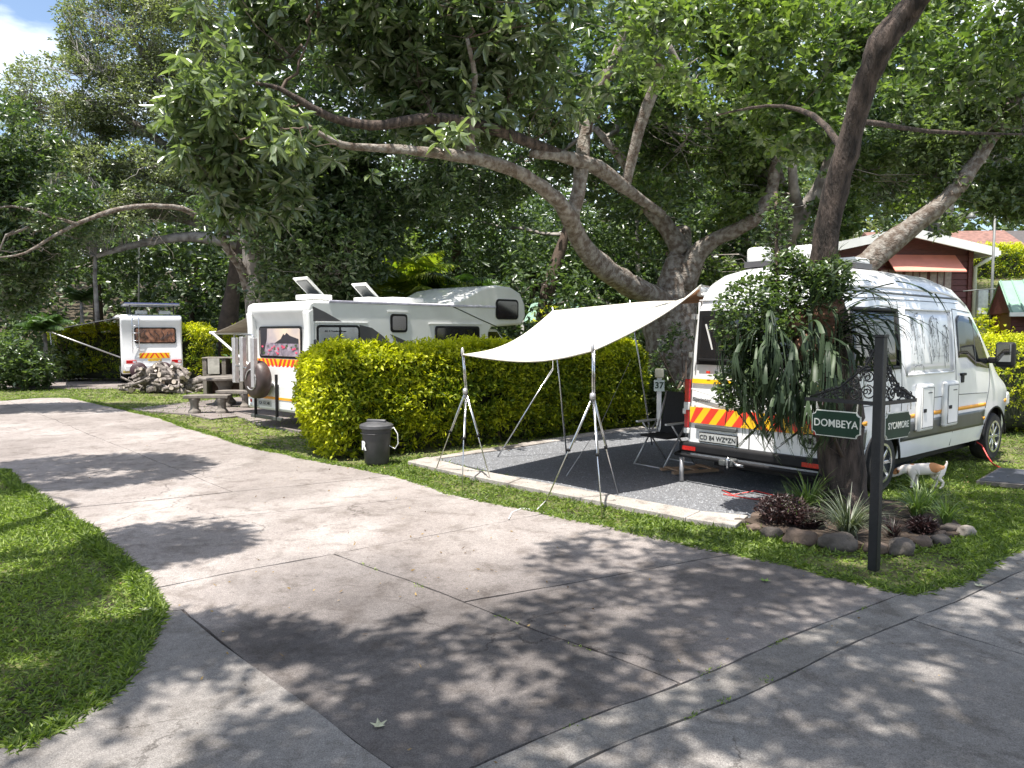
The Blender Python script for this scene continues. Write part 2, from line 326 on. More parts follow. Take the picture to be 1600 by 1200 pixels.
def rough_edges(bm, amp=.011):
    """broken, slightly wandering slab edges"""
    from mathutils import noise
    for _ in range(8):
        be = [e for e in bm.edges if len(e.link_faces) == 1 and e.calc_length() > .16 and abs(e.verts[0].co.x) < 12 and abs(e.verts[1].co.x) < 16 and max(e.verts[0].co.y, e.verts[1].co.y) > -3]
        if not be: break
        bmesh.ops.subdivide_edges(bm, edges=be, cuts=1)
    sd_ = len(bm.faces)*.37
    for v in bm.verts:
        if v.is_boundary and abs(v.co.x) < 12:
            p = v.co; q = noise.noise_vector(Vector((p.x*1.1, p.y*1.1, 3)))*.035+noise.noise_vector(Vector((p.x*5, p.y*5, sd_)))*amp; v.co.x += q.x; v.co.y += q.y
    bmesh.ops.triangulate(bm, faces=bm.faces[:])
def slab(outline, cuts, m, dz=0, gap=.022):
    bm = bmesh.new(); vs = [bm.verts.new((x, y, 0)) for x, y in outline]; f = bm.faces.new(vs)
    bmesh.ops.triangulate(bm, faces=[f])
    for ln, sd in cuts: cut(bm, ln, sd, gap)
    if not bm.faces: bm.free(); return None
    rough_edges(bm)
    r = bmesh.ops.extrude_face_region(bm, geom=bm.faces[:])
    for v in [e for e in r['geom'] if isinstance(e, bmesh.types.BMVert)]: v.co.z += .045
    for v in bm.verts: v.co.z += -.03+dz
    bmesh.ops.recalc_face_normals(bm, faces=bm.faces)
    me = bpy.data.meshes.new('slab'); bm.to_mesh(me); bm.free(); me.materials.append(m)
    o = bpy.data.objects.new('slab', me); COL.objects.link(o); o.parent = drv; return o
drv = empty('driveway', kind='structure')
bed = MB().prism(DRIVE, -.06, -.018).build('joint_bed', SOIL, drv)
A, B_ = 1, -1
ln = LN
# sign of "side" found by a sample point lying in the slab
def sd(l, p):
    (x0, y0), (x1, y1) = ln[l]; return 1 if (-(y1-y0))*(p[0]-x0)+(x1-x0)*(p[1]-y0) > 0 else -1
def cell(p, names, m, dz=0): return slab(DRIVE, [(ln[n], sd(n, p)) for n in names], m, dz)
pw = G(300, 1100)
cell(pw, ['J1a'], CONCW, .004) if False else None
# the walkway slab is bounded by two joints meeting at a corner: build it directly
wk = [G(*p) for p in [(228, 963), (283, 958), (345, 1010), (430, 1071), (500, 1121), (555, 1166), (603, 1200)]]
d0 = Vector(wk[-1])-Vector(wk[-2]); ext = tuple(Vector(wk[-1])+d0.normalized()*9)
wkp = wk+[ext, (-8, -9.9), (-6, 1.5), (-3.6, 3.2)]+[G(*p) for p in pxd_left[::-1][:5]]
wko = MB().prism(wkp, -.03, .019).build('slab', CONCW, drv)
MAIN = [(-40, 10.5), (-14, 10.2)]+gl[:8]+[tuple(Vector(p)+Vector((.012, .012))) for p in wk]+[ext]+[(14, -10)]+[(16, 16.5)]+gro[::-1]+grr[::-1]+[(-40, 21.5)]
def mc(p, names, m, dz=0): return slab(MAIN, [(ln[n], sd(n, p)) for n in names], m, dz, .014)
mc(G(900, 1000), ['J2', 'J4'], CONCD)if False else None
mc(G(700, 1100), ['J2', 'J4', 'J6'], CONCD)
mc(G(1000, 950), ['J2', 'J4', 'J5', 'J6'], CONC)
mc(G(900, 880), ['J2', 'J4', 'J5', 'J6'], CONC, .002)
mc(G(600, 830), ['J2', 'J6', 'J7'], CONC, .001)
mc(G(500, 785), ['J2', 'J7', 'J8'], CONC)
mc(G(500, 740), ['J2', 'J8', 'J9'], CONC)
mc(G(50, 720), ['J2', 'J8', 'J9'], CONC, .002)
mc(G(1150, 1060), ['J2', 'J3'], CONCG)
mc(G(1300, 1150), ['J3', 'J3b'], CONCW)
mc(G(1550, 950), ['J3', 'J3b'], CONCW, .002)
# gravel pitch with its kerb
d_v = (math.sin(R(50.3)), math.cos(R(50.3)))
PAD = [G(671, 716), G(944, 776), G(1120, 806), G(1190, 812), (3.9, 8.6), (7.0, 12.3), (6.6, 16.5), G(1003, 670), G(944, 677), G(762, 706)]
padb = MB().prism(PAD, -.05, .008).build('gravel_pitch', mat('gravel_bed', (.17, .175, .185), .95, .3, 60, bump=1, bsc=120), kind='structure')
kb = empty('pitch_kerb', kind='structure')
def strip(pts_a, pts_b, z0, z1, m, name='kerb_block', parent=None, nb=1):
    for (a0, a1), (c0, c1) in zip(zip(pts_a, pts_a[1:]), zip(pts_b, pts_b[1:])):
        a0, a1, c0, c1 = map(Vector, (a0, a1, c0, c1)); n = max(1, int((a1-a0).length/nb+.5))
        for i in range(n):
            f0, f1 = i/n, (i+1)/n-.008/max(.1, (a1-a0).length)
            q = [a0.lerp(a1, f0), a0.lerp(a1, f1), c0.lerp(c1, f1), c0.lerp(c1, f0)]
            MB().prism([tuple(v) for v in q], z0, z1+random.uniform(-.004, .004)).build(name, m, parent, bevel=.008)
strip([G(637, 724), G(730, 746), G(795, 759), G(925, 785), G(1071, 814), G(1150, 826)], [G(668, 717), G(750, 739), G(815, 751), G(944, 775), G(1095, 803), G(1170, 810)], -.05, .035, KERB, 'kerb_block', kb, .9)
strip([G(640, 722), G(762, 703), G(944, 674), G(1003, 668)], [G(660, 722), G(775, 706), G(950, 678), G(1010, 671)], -.05, .03, KERB, 'kerb_block', kb, .9)
# second pitch (motorhome) kerb and slab
kb2 = empty('far_pitch_slab', kind='structure')
MB().prism([G(345, 640), G(405, 664), G(490, 678), G(560, 690), G(640, 640), G(420, 615)], -.05, .012).build('slab', concrete('far_slab_concrete', (.14, .12, .11), (.27, .24, .22), (.2, .17, .16)), kb2)
MB().prism([G(195, 640), G(300, 628), G(400, 618), G(420, 645), G(330, 655), G(300, 648)], -.05, .008).build('slab', MATS['far_slab_concrete'], kb2)
MB().prism([(-20, 26.0), (-9.5, 25.5), (-8, 33), (-8, 40), (-24, 40)], -.05, .008).build('slab', MATS['far_slab_concrete'], kb2)
# stones of the gravel
def pip(poly, x, y):
    c = np.zeros(len(x), bool); n = len(poly)
    for i in range(n):
        x0, y0 = poly[i]; x1, y1 = poly[(i+1) % n]
        m_ = ((y0 > y) != (y1 > y)) & (x < (x1-x0)*(y-y0)/((y1-y0) if y1 != y0 else 1e-9)+x0); c ^= m_
    return c
n = 46000; gx = rng.uniform(-1.6, 7, n); gy = 7.2+rng.random(n)**1.4*9; k = pip(PAD, gx, gy); gx, gy = gx[k], gy[k]; n = len(gx)
sz = rng.uniform(.005, .012, n)
oc = np.array([[1, 0, 0], [-.5, .87, 0], [-.5, -.87, 0], [0, 0, 1.0]]); fo = np.array([0, 1, 3, 1, 2, 3, 2, 0, 3])
an = rng.uniform(0, 6.28, n); ca, sa = np.cos(an), np.sin(an)
Vs = np.stack([(oc[None, :, 0]*ca[:, None]-oc[None, :, 1]*sa[:, None])*sz[:, None]+gx[:, None]+rng.normal(0, .004, (n, 4)),
               (oc[None, :, 0]*sa[:, None]+oc[None, :, 1]*ca[:, None])*sz[:, None]+gy[:, None]+rng.normal(0, .004, (n, 4)),
               oc[None, :, 2]*sz[:, None]*.9+.007+rng.normal(0, .001, (n, 4))], -1).reshape(-1, 3)
GRAV = leafmat('gravel_stone', (.15, .155, .165), (.30, .31, .325), .85, 0, .3)
npmesh('gravel', Vs, ((np.arange(n)*4)[:, None]+fo[None]).ravel(), 3, GRAV, rnd=np.repeat(rng.random(n), 3), label='loose blue grey gravel covering the camping pitch under the tarpaulin', category='gravel', kind='stuff')
# grass blades
BED = [G(*p) for p in [(1160, 815), (1205, 831), (1255, 843), (1315, 851), (1372, 855), (1412, 856), (1450, 846), (1515, 833), (1470, 800), (1400, 785), (1330, 775), (1270, 785), (1205, 800)]]
def grass(name, n, x0, x1, y0, y1, Ls, label, pw_=1.0, excl=(), incl=None, wd=.011, keep=0):
    gx = rng.uniform(x0, x1, n); gy = y0+(y1-y0)*rng.random(n)**pw_; k = np.ones(n, bool)
    for e in excl: k &= ~pip(e, gx, gy)
    if incl is not None: k &= pip(incl, gx, gy)
    pp = np.stack([gx, gy, gy*0], 1); dn = pn(pp, 1.9, 3)+.5*pn(pp, 5.5, 5)
    k &= (dn > -.5+.5*rng.normal(0, .5, n)) | (rng.random(n) < .2)
    gx, gy, dn = gx[k], gy[k], dn[k]; n = len(gx)
    Pp = np.stack([gx, gy, terr(gx, gy)-.028+rng.random(n)*.01], 1)
    D = np.stack([rng.normal(0, 1, n), rng.normal(0, 1, n), rng.uniform(.05, .9, n)], 1)
    Ln = Ls*rng.uniform(.5, 1.25, n)*(1+.25*dn)
    r_ = np.clip(.45+.25*pn(Pp, 1.1, 8)+rng.normal(0, .22, n), 0, 1)
    leaves(name, Pp, D, Ln, wd*rng.uniform(.7, 1.3, n), LF_GRASS, curve=.3, flat=.9, rnd=r_, label=label, category='grass', kind='stuff')
dr_in = DRIVE
grass('lawn_grass', 190000, -9, -1.6, 3.4, 9.8, .052, 'shaded green lawn grass left of the driveway', 1.0, [dr_in])
grass('verge_grass', 95000, -2.2, 7.2, 5.6, 11.6, .06, 'bright grass verge between driveway and gravel pitch', .9, [dr_in, PAD, BED])
grass('corner_grass', 34000, 1.2, 5.4, 5.2, 7.8, .05, 'low dark grass and clover round the foot of the signpost', 1.0, [dr_in, PAD, BED], wd=.018)
grass('back_lawn_grass', 60000, 3.0, 14, 7, 20, .07, 'sunlit grass beside the white camper van', 1.0, [dr_in, PAD, BED], wd=.014)
grass('far_verge_grass', 90000, -22, 3, 9.5, 26.5, .075, 'strip of grass along the far side of the driveway', .9, [dr_in, PAD], wd=.018)
grass('hill_grass', 30000, 11, 34, 20, 44, .16, 'pale rough grass on the slope behind the cabin', 1.0, [], wd=.04)
# grass leaning over the slab edges
def edge_grass(name, path, n, lo, hi, label):
    path = np.array(path); sg = np.linalg.norm(np.diff(path, axis=0), axis=1); cs = np.concatenate([[0], np.cumsum(sg)]); u = rng.random(n)**1.3*cs[-1] if False else rng.random(n)*cs[-1]
    x = np.interp(u, cs, path[:, 0]); y = np.interp(u, cs, path[:, 1]); j = np.clip(np.searchsorted(cs, u)-1, 0, len(sg)-1); t = np.diff(path, axis=0)[j]/sg[j][:, None]; off = rng.uniform(lo, hi, n)+.05*pn(np.stack([u, u*0, u*0], 1), 2.1, 2)*np.sign(hi+lo)+.03*pn(np.stack([u, u*0, u*0], 1), 7, 1)
    x = x-t[:, 1]*off; y = y+t[:, 0]*off; Pp = np.stack([x, y, np.full(n, .012)], 1); k = (y < 27) & (x > -22); Pp = Pp[k]; n = len(Pp)
    leaves(name, Pp, np.stack([rng.normal(0, 1, n), rng.normal(0, 1, n), rng.uniform(.05, .7, n)], 1), rng.uniform(.03, .085, n), .011, LF_GRASS, curve=.3, flat=.9, rnd=np.clip(rng.normal(.4, .25, n), 0, 1), label=label, category='grass', kind='stuff')
edge_grass('edge_grass', gl, 16000, -.03, .09, 'grass creeping over the left edge of the driveway')
edge_grass('edge_grass', grr+gro, 26000, -.09, .03, 'grass creeping over the right edge of the driveway')
# dry leaf litter and bits on concrete, gravel and lawn
n = 2600; x = rng.uniform(-7, 7, n); y = 3+rng.random(n)**1.2*13; dd_ = pn(np.stack([x, y, y*0], 1), 1.2, 6); k = (dd_+rng.normal(0, .35, n) > .35); x, y = x[k], y[k]; n = len(x)
LF_DRY = leafmat('dry_leaf', (.07, .04, .02), (.34, .24, .10), .7, .15, .3, tcol=(1.2, .9, .5))
leaves('leaf_litter', np.stack([x, y, np.full(n, .024)], 1), np.stack([rng.normal(0, 1, n), rng.normal(0, 1, n), rng.uniform(0, .35, n)], 1), rng.uniform(.008, .045, n), rng.uniform(.005, .02, n), LF_DRY, curve=-.2, flat=.4, label='small dry leaves and bits scattered over the driveway and lawn', category='leaf litter', kind='stuff')
MB().prism(BED, -.05, .018).build('flower_bed_soil', SOIL, kind='structure')
# ------------------------------------------------------------------ vehicles
def text(body, size, loc, rot, m, parent, name='lettering', depth=.002, bold=0, align='CENTER', sx=1):
    cu = bpy.data.curves.new('t', 'FONT'); cu.body = body; cu.size = size; cu.extrude = depth; cu.offset = bold; cu.align_x = align; cu.align_y = 'CENTER'; cu.resolution_u = 3
    t = bpy.data.objects.new('t', cu); COL.objects.link(t); bpy.context.view_layer.update()
    me = bpy.data.meshes.new_from_object(t.evaluated_get(bpy.context.evaluated_depsgraph_get())); bpy.data.objects.remove(t)
    me.name = name; me.materials.clear(); me.materials.append(m)
    return share(name, me, parent, loc, rot, (sx, 1, 1))
def wheel(parent, x, y, r, wdt, side, steel=False):
    """side = -1: outer face towards -Y"""
    t = MB().lathe([(r*.66, -wdt/2), (r*.93, -wdt/2), (r, -wdt/2+.035), (r, wdt/2-.035), (r*.93, wdt/2), (r*.66, wdt/2), (r*.66, -wdt/2)], 40, (0, 0, 0), 'y').build('wheel', RUB, parent, smooth='auto')
    t.location = (x, y, r)
    f = side*wdt/2
    m = MB().lathe([(r*.67, f*1.02), (r*.63, f*.95), (r*.60, f*.6), (r*.2, f*.45), (r*.01, f*.45)], 40, (0, 0, 0), 'y')
    hub = MB().lathe([(.001, f*.98), (r*.14, f*.95), (r*.17, f*.6)], 20, (0, 0, 0), 'y')
    m.build('rim', DGREY, t, smooth='auto')
    for i in range(8):
        a = 2*pi*i/8; MBx = MB().box((math.cos(a)*r*.37, f*.78, math.sin(a)*r*.37), (r*.52, .03, r*.13), Matrix.Rotation(-a, 3, 'Y'))
        MBx.build('spoke', CHROME, t, bevel=.006)
    MB().lathe([(r*.68, f*1.04), (r*.6, f*1.03), (r*.6, f*.8)], 40, (0, 0, 0), 'y').build('rim_edge', CHROME, t, smooth='auto')
    hub.build('hub_cap', CHROME, t, smooth='auto')
    return t
van = empty('camper_van', (2.826, 8.823, 0), R(90-50.3), label='white high roof camper van with yellow and red chevrons on its rear doors', category='camper van')
WF = [(.93, .34), (.965, .5), (.985, .8), (.995, 1.1), (.985, 1.35), (.96, 1.7), (.93, 2.0), (.905, 2.2), (.885, 2.32), (.84, 2.46), (.75, 2.58), (.58, 2.67), (.35, 2.715), (0, 2.73)]
wz = [z for _, z in WF]; ww = [a for a, _ in WF]
def ztop(s): return float(np.interp(s, [0, .04, .12, .3, .8, 2, 3.2, 3.7, 4.0, 4.2, 4.4, 4.75, 5.12, 5.25, 5.6, 5.8, 5.88, 5.91], [2.53, 2.6, 2.65, 2.69, 2.72, 2.73, 2.71, 2.64, 2.52, 2.38, 2.2, 1.85, 1.45, 1.36, 1.22, 1.1, 1.04, 1.02]))
def plan(s): return float(np.interp(s, [0, .03, .08, .15, 4.9, 5.2, 5.5, 5.75, 5.88, 5.91], [.93, .965, .985, 1, 1, .985, .94, .85, .7, .55]))
def lean(s, z): return s+.13*max(0, (z-1.0)/1.6)*max(0, 1-s/.6)
RA = .44
def zb(s):
    for c in (1.24, 4.9):
        if abs(s-c) < RA: return .35+math.sqrt(RA*RA-(s-c)**2)
    return .34 if s < 5.5 else .30
def vw(s, z):
    zt = ztop(s); zf = z if z < 1 else 1+(z-1)*1.73/max(.02, zt-1)
    return plan(s)*float(np.interp(zf, wz, ww))
st = sorted(set([0, .03, .08, .15, .25, .4, .6, 2, 2.4, 2.8, 3.2, 3.5, 3.7, 3.9, 4.0, 4.1, 4.2, 4.3]+[round(1.24+RA*math.sin(a), 3) for a in np.linspace(-pi/2, pi/2, 15)]+[round(4.9+RA*math.sin(a), 3) for a in np.linspace(-pi/2, pi/2, 15)]+[5.4, 5.5, 5.6, 5.7, 5.78, 5.84, 5.88, 5.91]))
b = MB(); rings = []
for s in st:
    zt = ztop(s); pts = []
    for a, z in WF:
        zz = z if z < 1 else 1+(z-1)*(zt-1)/1.73
        z2 = max(zz, zb(s)); a2 = a if z2 == zz else float(np.interp(z2, wz, ww))
        pts.append((lean(s, z2), -a2*plan(s), z2))
    rings.append(pts+[(p[0], -p[1], p[2]) for p in pts[-2::-1]])
m_ = len(rings[0]); vs = [p for r_ in rings for p in r_]
fs = [(i*m_+j, i*m_+j+1, (i+1)*m_+j+1, (i+1)*m_+j) for i in range(len(st)-1) for j in range(m_-1)]
fs += [tuple(range(m_)), tuple((len(st)-1)*m_+j for j in range(m_))[::-1]]
b.add(vs, fs).build('body', WHITE, van, smooth='auto', ang=35)
MB().box((2.9, 0, .45), (5.2, 1.45, .5)).box((1.24, 0, .5), (.9, 1.8, .55)).box((4.9, 0, .5), (.9, 1.75, .5)).build('underbody', BLACK, van)
def spatch(s0, s1, zl, zh, m, name, par=van, eps=.006, ns=12, nz=6, side=-1):
    zl_ = zl if callable(zl) else (lambda s: zl); zh_ = zh if callable(zh) else (lambda s: zh)
    g = MB(); vs = []
    for i in range(ns+1):
        s = s0+(s1-s0)*i/ns
        for j in range(nz+1):
            z = zl_(s)+(zh_(s)-zl_(s))*j/nz; vs.append((lean(s, z), side*(vw(s, z)+eps), z))
    # returns to the body so the patch has an edge
    g.add(vs, [(i*(nz+1)+j, (i+1)*(nz+1)+j, (i+1)*(nz+1)+j+1, i*(nz+1)+j+1) for i in range(ns) for j in range(nz)])
    o = g.build(name, m, par, smooth=True, fixn=True)
    so_ = o.modifiers.new('thickness', 'SOLIDIFY'); so_.thickness = .006; so_.offset = -1 if side < 0 else 1
    return o
def rpatch(t0, t1, z0, z1, m, name, par=van, eps=.006, thick=.008, nz=5):
    g = MB(); vs = []
    for i in range(3):
        t = t0+(t1-t0)*i/2
        for j in range(nz+1):
            z = z0+(z1-z0)*j/nz; vs.append((lean(0, z)-eps, -t, z))
    g.add(vs, [(i*(nz+1)+j, i*(nz+1)+j+1, (i+1)*(nz+1)+j+1, (i+1)*(nz+1)+j) for i in range(2) for j in range(nz)])
    # skirt
    o = g.build(name, m, par); so_ = o.modifiers.new('thickness', 'SOLIDIFY'); so_.thickness = thick; so_.offset = 0
    return o
for sd_ in (-1, 1):
    archs = [(0.02, .78), (1.70, 4.44)]
    for a0, a1 in archs: spatch(a0, a1, .56, .79, DGREY, 'side_cladding', eps=.010, side=sd_, ns=20)
    for a0, a1 in [(.1, .78), (1.7, 2.05), (2.5, 2.86), (3.31, 4.46)]: spatch(a0, a1, .835, .885, ORNG, 'reflective_strip', eps=.008, side=sd_, nz=1)
    spatch(5.36, 5.6, .835, .885, ORNG, 'reflective_strip', eps=.008, side=sd_, nz=1)
    for c in (1.24, 4.9):   # wheel arch lips
        pts = [(c+(RA+.01)*math.cos(a), sd_*(vw(c, .6)+.004), .35+(RA+.01)*math.sin(a)) for a in np.linspace(0, pi, 18)]
        MB().tube(pts, .016, 6).build('arch_lip', BLACK, van, smooth=True)
def seam(s0, z0, s1, z1, side=-1, wd=.011):
    n_ = 8; pts = [(s0+(s1-s0)*i/n_, z0+(z1-z0)*i/n_) for i in range(n_+1)]
    MB().tube([(lean(s, z), side*(vw(s, z)+.001), z) for s, z in pts], wd/2, 4).build('panel_seam', DGREY, van)
seam(3.33, .36, 3.33, 2.22); seam(3.33, 2.22, 4.05, 2.18); seam(4.46, .8, 4.62, 1.3); seam(4.62, 1.3, 4.62, 1.5)
seam(1.66, .56, 1.66, 2.28); seam(.3, 2.3, 3.95, 2.3); seam(.15, 1.06, 2.05, 1.06); seam(2.5, 1.06, 2.86, 1.06); seam(3.31, 1.06, 4.5, 1.03)
seam(.1, 2.38, 3.6, 2.36, wd=.03)
# roof rib: highroof ledge
for sd_ in (-1, 1): MB().tube([(s, sd_*(vw(s, 2.45+(ztop(s)-2.73))+.0), 2.45+(ztop(s)-2.73)) for s in np.linspace(.15, 3.9, 14)], .018, 6).build('roof_ledge', WHITE, van, smooth=True)
# side windows
gl_ = spatch(.42, 1.56, 1.5, 2.15, GLASS, 'side_window', eps=.02); spatch(.42, 1.56, 1.5, 2.15, GLASS, 'side_window', eps=.02, side=1)
for a0, a1, z0, z1 in ((.38, 1.6, 1.46, 1.5), (.38, 1.6, 2.15, 2.19), (.38, .42, 1.5, 2.15), (1.56, 1.6, 1.5, 2.15)): spatch(a0, a1, z0, z1, BLACK, 'window_frame', gl_ and van, eps=.024, ns=6, nz=2)
# raised blank panel with the line drawing of rocks / trunks
pn_ = spatch(1.8, 3.2, 1.40, 2.17, WHITE, 'blank_panel', eps=.012)
for q in ((1.78, 1.38, 3.22, 1.38), (1.78, 2.19, 3.22, 2.19), (1.78, 1.38, 1.78, 2.19), (3.22, 1.38, 3.22, 2.19)):
    pts = [(q[0]+(q[2]-q[0])*i/6, q[1]+(q[3]-q[1])*i/6) for i in range(7)]
    MB().tube([(s, -(vw(s, z)+.012), z) for s, z in pts], .016, 6).build('panel_rim', WHITE, van, smooth=True)
rr = random.Random(5); dw = MB()
def stroke(pts, r=.0035): dw.tube([(s, -(vw(s, z)+.0185), z) for s, z in pts], r, 4, caps=False)
def jag(s0, z0, s1, z1, n=9, a=.02, r=.0035):
    stroke([(s0+(s1-s0)*i/n+rr.uniform(-a, a), z0+(z1-z0)*i/n+rr.uniform(-a, a)) for i in range(n+1)], r)
# three rock towers: outline strokes, cracks, hatching
for (c, w0, zt_, zb_) in ((2.12, .21, 2.15, 1.47), (2.62, .18, 2.13, 1.55), (2.98, .12, 2.0, 1.58)):
    for sg in (-1, 1):        # broken outline: short strokes down each flank
        z = zt_-.08
        while z > zb_:
            w1 = w0*min(1, .45+(zt_-z)*1.6)*(1 if z > 1.85 else .62+.38*(z-zb_)/(1.85-zb_)); l_ = rr.uniform(.03, .10)
            if rr.random() < .8: jag(c+sg*w1+rr.uniform(-.015, .015), z, c+sg*w1*.97+rr.uniform(-.02, .02), z-l_, 3, .006, rr.choice((.0015, .0022, .003)))
            z -= l_*rr.uniform(.8, 1.3)
    for i in range(9): a = c+rr.uniform(-.8, .8)*w0; jag(a, zt_-abs(a-c)*.6, a+rr.uniform(.02, .06), zt_-abs(a-c)*.6-rr.uniform(-.02, .05), 2, .008, .003)
    for i in range(24):       # cracks, dense near the top
        a = c+rr.uniform(-w0, w0)*.85; z = zt_-.04-rr.random()**1.5*.42; jag(a, z, a+rr.uniform(-.02, .02), z-rr.uniform(.03, .2), 4, .006, rr.choice((.001, .0016, .0026)))
    for i in range(22):
        a = c+rr.uniform(-w0, w0)*.6; z = rr.uniform(zb_, 1.9); jag(a, z, a+rr.uniform(-.03, .03), z-rr.uniform(.01, .04), 2, .005, .0015)
jag(2.0, 1.47, 2.22, 1.5, 5, .015, .003); jag(2.45, 1.60, 2.95, 1.59, 6, .004, .0015)
dw.build('line_drawing', DGREY, van)
# front door glass
fw = spatch(3.42, 4.58, lambda s: 1.56 if s < 3.75 else float(np.interp(s, [3.75, 4.05, 4.58], [1.55, 1.43, 1.38])), lambda s: float(np.interp(s, [3.42, 3.5, 3.95, 4.2, 4.4, 4.58], [2.08, 2.14, 2.12, 1.98, 1.74, 1.5])), GLASS, 'door_window', eps=.012, ns=24)
spatch(3.42, 4.58, lambda s: 1.56 if s < 3.75 else float(np.interp(s, [3.75, 4.05, 4.58], [1.55, 1.43, 1.38])), lambda s: float(np.interp(s, [3.42, 3.5, 3.95, 4.2, 4.4, 4.58], [2.08, 2.14, 2.12, 1.98, 1.74, 1.5])), GLASS, 'door_window', eps=.012, ns=24, side=1)
seam(4.03, 1.44, 4.03, 2.08, wd=.03)
MB().box((3.55, -1.0, 1.33), (.16, .035, .035)).box((3.55, -.995, 1.28), (.1, .012, .13)).build('door_handle', BLACK, van, bevel=.008)
spatch(4.4, 4.46, .64, .68, ORNG, 'side_marker', eps=.014, ns=1, nz=1)
# windscreen (on the sloping front)
g = MB(); vs = []
for i in range(9):
    s = 4.12+.98*i/8
    for j in range(9):
        t = (-.8+1.6*j/8)*plan(s)*.95; zf = float(np.interp(abs(t)/plan(s), ww[::-1][:10], wz[::-1][:10])); zt = ztop(s); vs.append((s, t, 1+(zf-1)*(zt-1)/1.73+.012))
g.add(vs, [(i*9+j, (i+1)*9+j, (i+1)*9+j+1, i*9+j+1) for i in range(8) for j in range(8)]).build('windscreen', GLASS, van, smooth=True)
MB().box((5.93, 0, .72), (.06, 1.1, .26)).build('grille', BLACK, van, bevel=.02); MB().box((5.86, 0, .42), (.16, 1.6, .26)).build('front_bumper', BLACK, van, bevel=.05)
for y in (-.72, .72): MB().box((5.78, y*1.02, .86), (.2, .28, .24)).build('headlight', CLRL, van, bevel=.05)
# service hatches standing proud of the side
for s0 in (2.07, 2.87):
    hb = MB().box((s0+.21, -1.01, .955), (.44, .075, .60)).build('service_hatch', WPLA, van, bevel=.03)
    MB().box((s0+.21, -1.052, .955), (.33, .012, .50)).build('hatch_door', WHITE, hb, bevel=.006)
    MB().box((s0+.11, -1.062, .92), (.07, .014, .045)).build('latch', BLACK, hb)
    MB().box((s0+.26, -1.0595, 1.14), (.12, .003, .012)).build('hatch_label', BLACK, hb)
    for dz in (-.252, .252): MB().box((s0+.21, -1.0585, .955+dz), (.34, .004, .006)).build('hatch_gap', DGREY, hb)
    for dx in (-.168, .168): MB().box((s0+.21+dx, -1.0585, .955), (.006, .004, .505)).build('hatch_gap', DGREY, hb)
# mirrors
for sd_ in (-1, 1):
    mr = MB().box((4.52, sd_*1.2, 1.585), (.14, .24, .36)).build('door_mirror', BLACK, van, bevel=.045, seg=3)
    MB().box((4.62, sd_*1.04, 1.5), (.1, .18, .09)).build('mirror_arm', BLACK, mr, bevel=.02)
    MB().box((4.446, sd_*1.2, 1.61), (.012, .18, .25)).build('mirror_glass', mat('mirror_glass', (.5, .5, .48), .04, .05, 3, metal=1), mr)
for s, r_ in ((1.24, .35), (4.9, .35)):
    for sd_ in (-1, 1): wheel(van, s, sd_*.86, r_, .235, sd_)
# rear doors
seamr = lambda t, z0, z1, wd=.012, m=DGREY: rpatch(t-wd/2, t+wd/2, z0, z1, m, 'door_gap', eps=.004, thick=.006)
seamr(-.03, .5, 2.42); 
for t in (-.885, .885): seamr(t, .55, 2.2)
for (t0, t1) in ((-.8, -.1), (.06, .76)):
    fr = rpatch(t0-.02, t1+.02, 1.50, 2.17, BLACK, 'rear_window', eps=.012, thick=.02)
    rpatch(t0+.03, t1-.03, 1.58, 2.10, GLASS, 'pane', fr, eps=.026, thick=.006)
    MB().box((lean(0, 1.8)-.034, -(t0+.16), 1.84), (.008, .02, .34), (R(-18), 0, 0)).build('blind_strut', WPLA, fr)
    MB().box((lean(0, 1.56)-.04, -(t0+t1)/2, 1.56), (.03, .66, .035)).build('window_rail', BLACK, fr, bevel=.008)
rpatch(-.87, .87, 1.265, 1.32, YEL, 'reflective_strip', eps=.008, thick=.004, nz=1)
# shallow pressings and hinges
for t in (-.84, .80): MB().tube([(lean(0, z)-.004, -t, z) for z in np.linspace(1.42, 2.28, 8)], .012, 6).build('door_pressing', WHITE, van, smooth=True)
MB().tube([(lean(0, 2.3)-.004, -t, 2.3) for t in np.linspace(-.84, .8, 8)], .012, 6).build('door_pressing', WHITE, van, smooth=True)
MB().tube([(-.012, .86, 1.19), (-.014, .5, 1.12), (-.014, .2, 1.08)], .009, 6).build('door_pressing', WHITE, van, smooth=True)
for z in (.9, 1.62, 2.1): MB().box((lean(0, z)+.02, .965*(1 if z < 1.5 else .955), z), (.09, .05, .07)).build('door_hinge', WPLA, van, bevel=.01)
# chevrons: slanted blocks mirrored about the middle
ch = rpatch(-.88, .84, .765, .965, YEL, 'chevron_board', eps=.008, thick=.006, nz=1)
for k in range(-4, 4):
    t = -.02+(k+.5)*.225
    sgn = 1 if k < 0 else -1   # lean towards the centre at the top
    a0, a1 = t-.058, t+.058; sh = .075*sgn*-1
    zq = (.766, .964); vs = []
    for (tt, z) in ((a0-sh*-1, zq[0]), (a1-sh*-1, zq[0]), (a1+sh*-1, zq[1]), (a0+sh*-1, zq[1])):
        tt = max(-.879, min(.839, tt)); vs.append((lean(0, z)-.0125, -tt, z))
    vs += [(x+.004, y, z) for x, y, z in vs]
    MB().add(vs, [(0, 1, 2, 3), (4, 7, 6, 5), (0, 4, 5, 1), (1, 5, 6, 2), (2, 6, 7, 3), (3, 7, 4, 0)]).build('chevron', RED, ch)
MB().box((-.02, .49, .725), (.04, .60, .055)).build('plate_lamp_trim', DGREY, van, bevel=.012)
pl = MB().box((-.022, .45, .60), (.014, .56, .125)).build('number_plate', BLACK, van, bevel=.004)
MB().box((-.031, .45, .60), (.006, .535, .10)).build('plate_face', mat('plate_white', (.40, .41, .40), .4, .06, 20), pl)
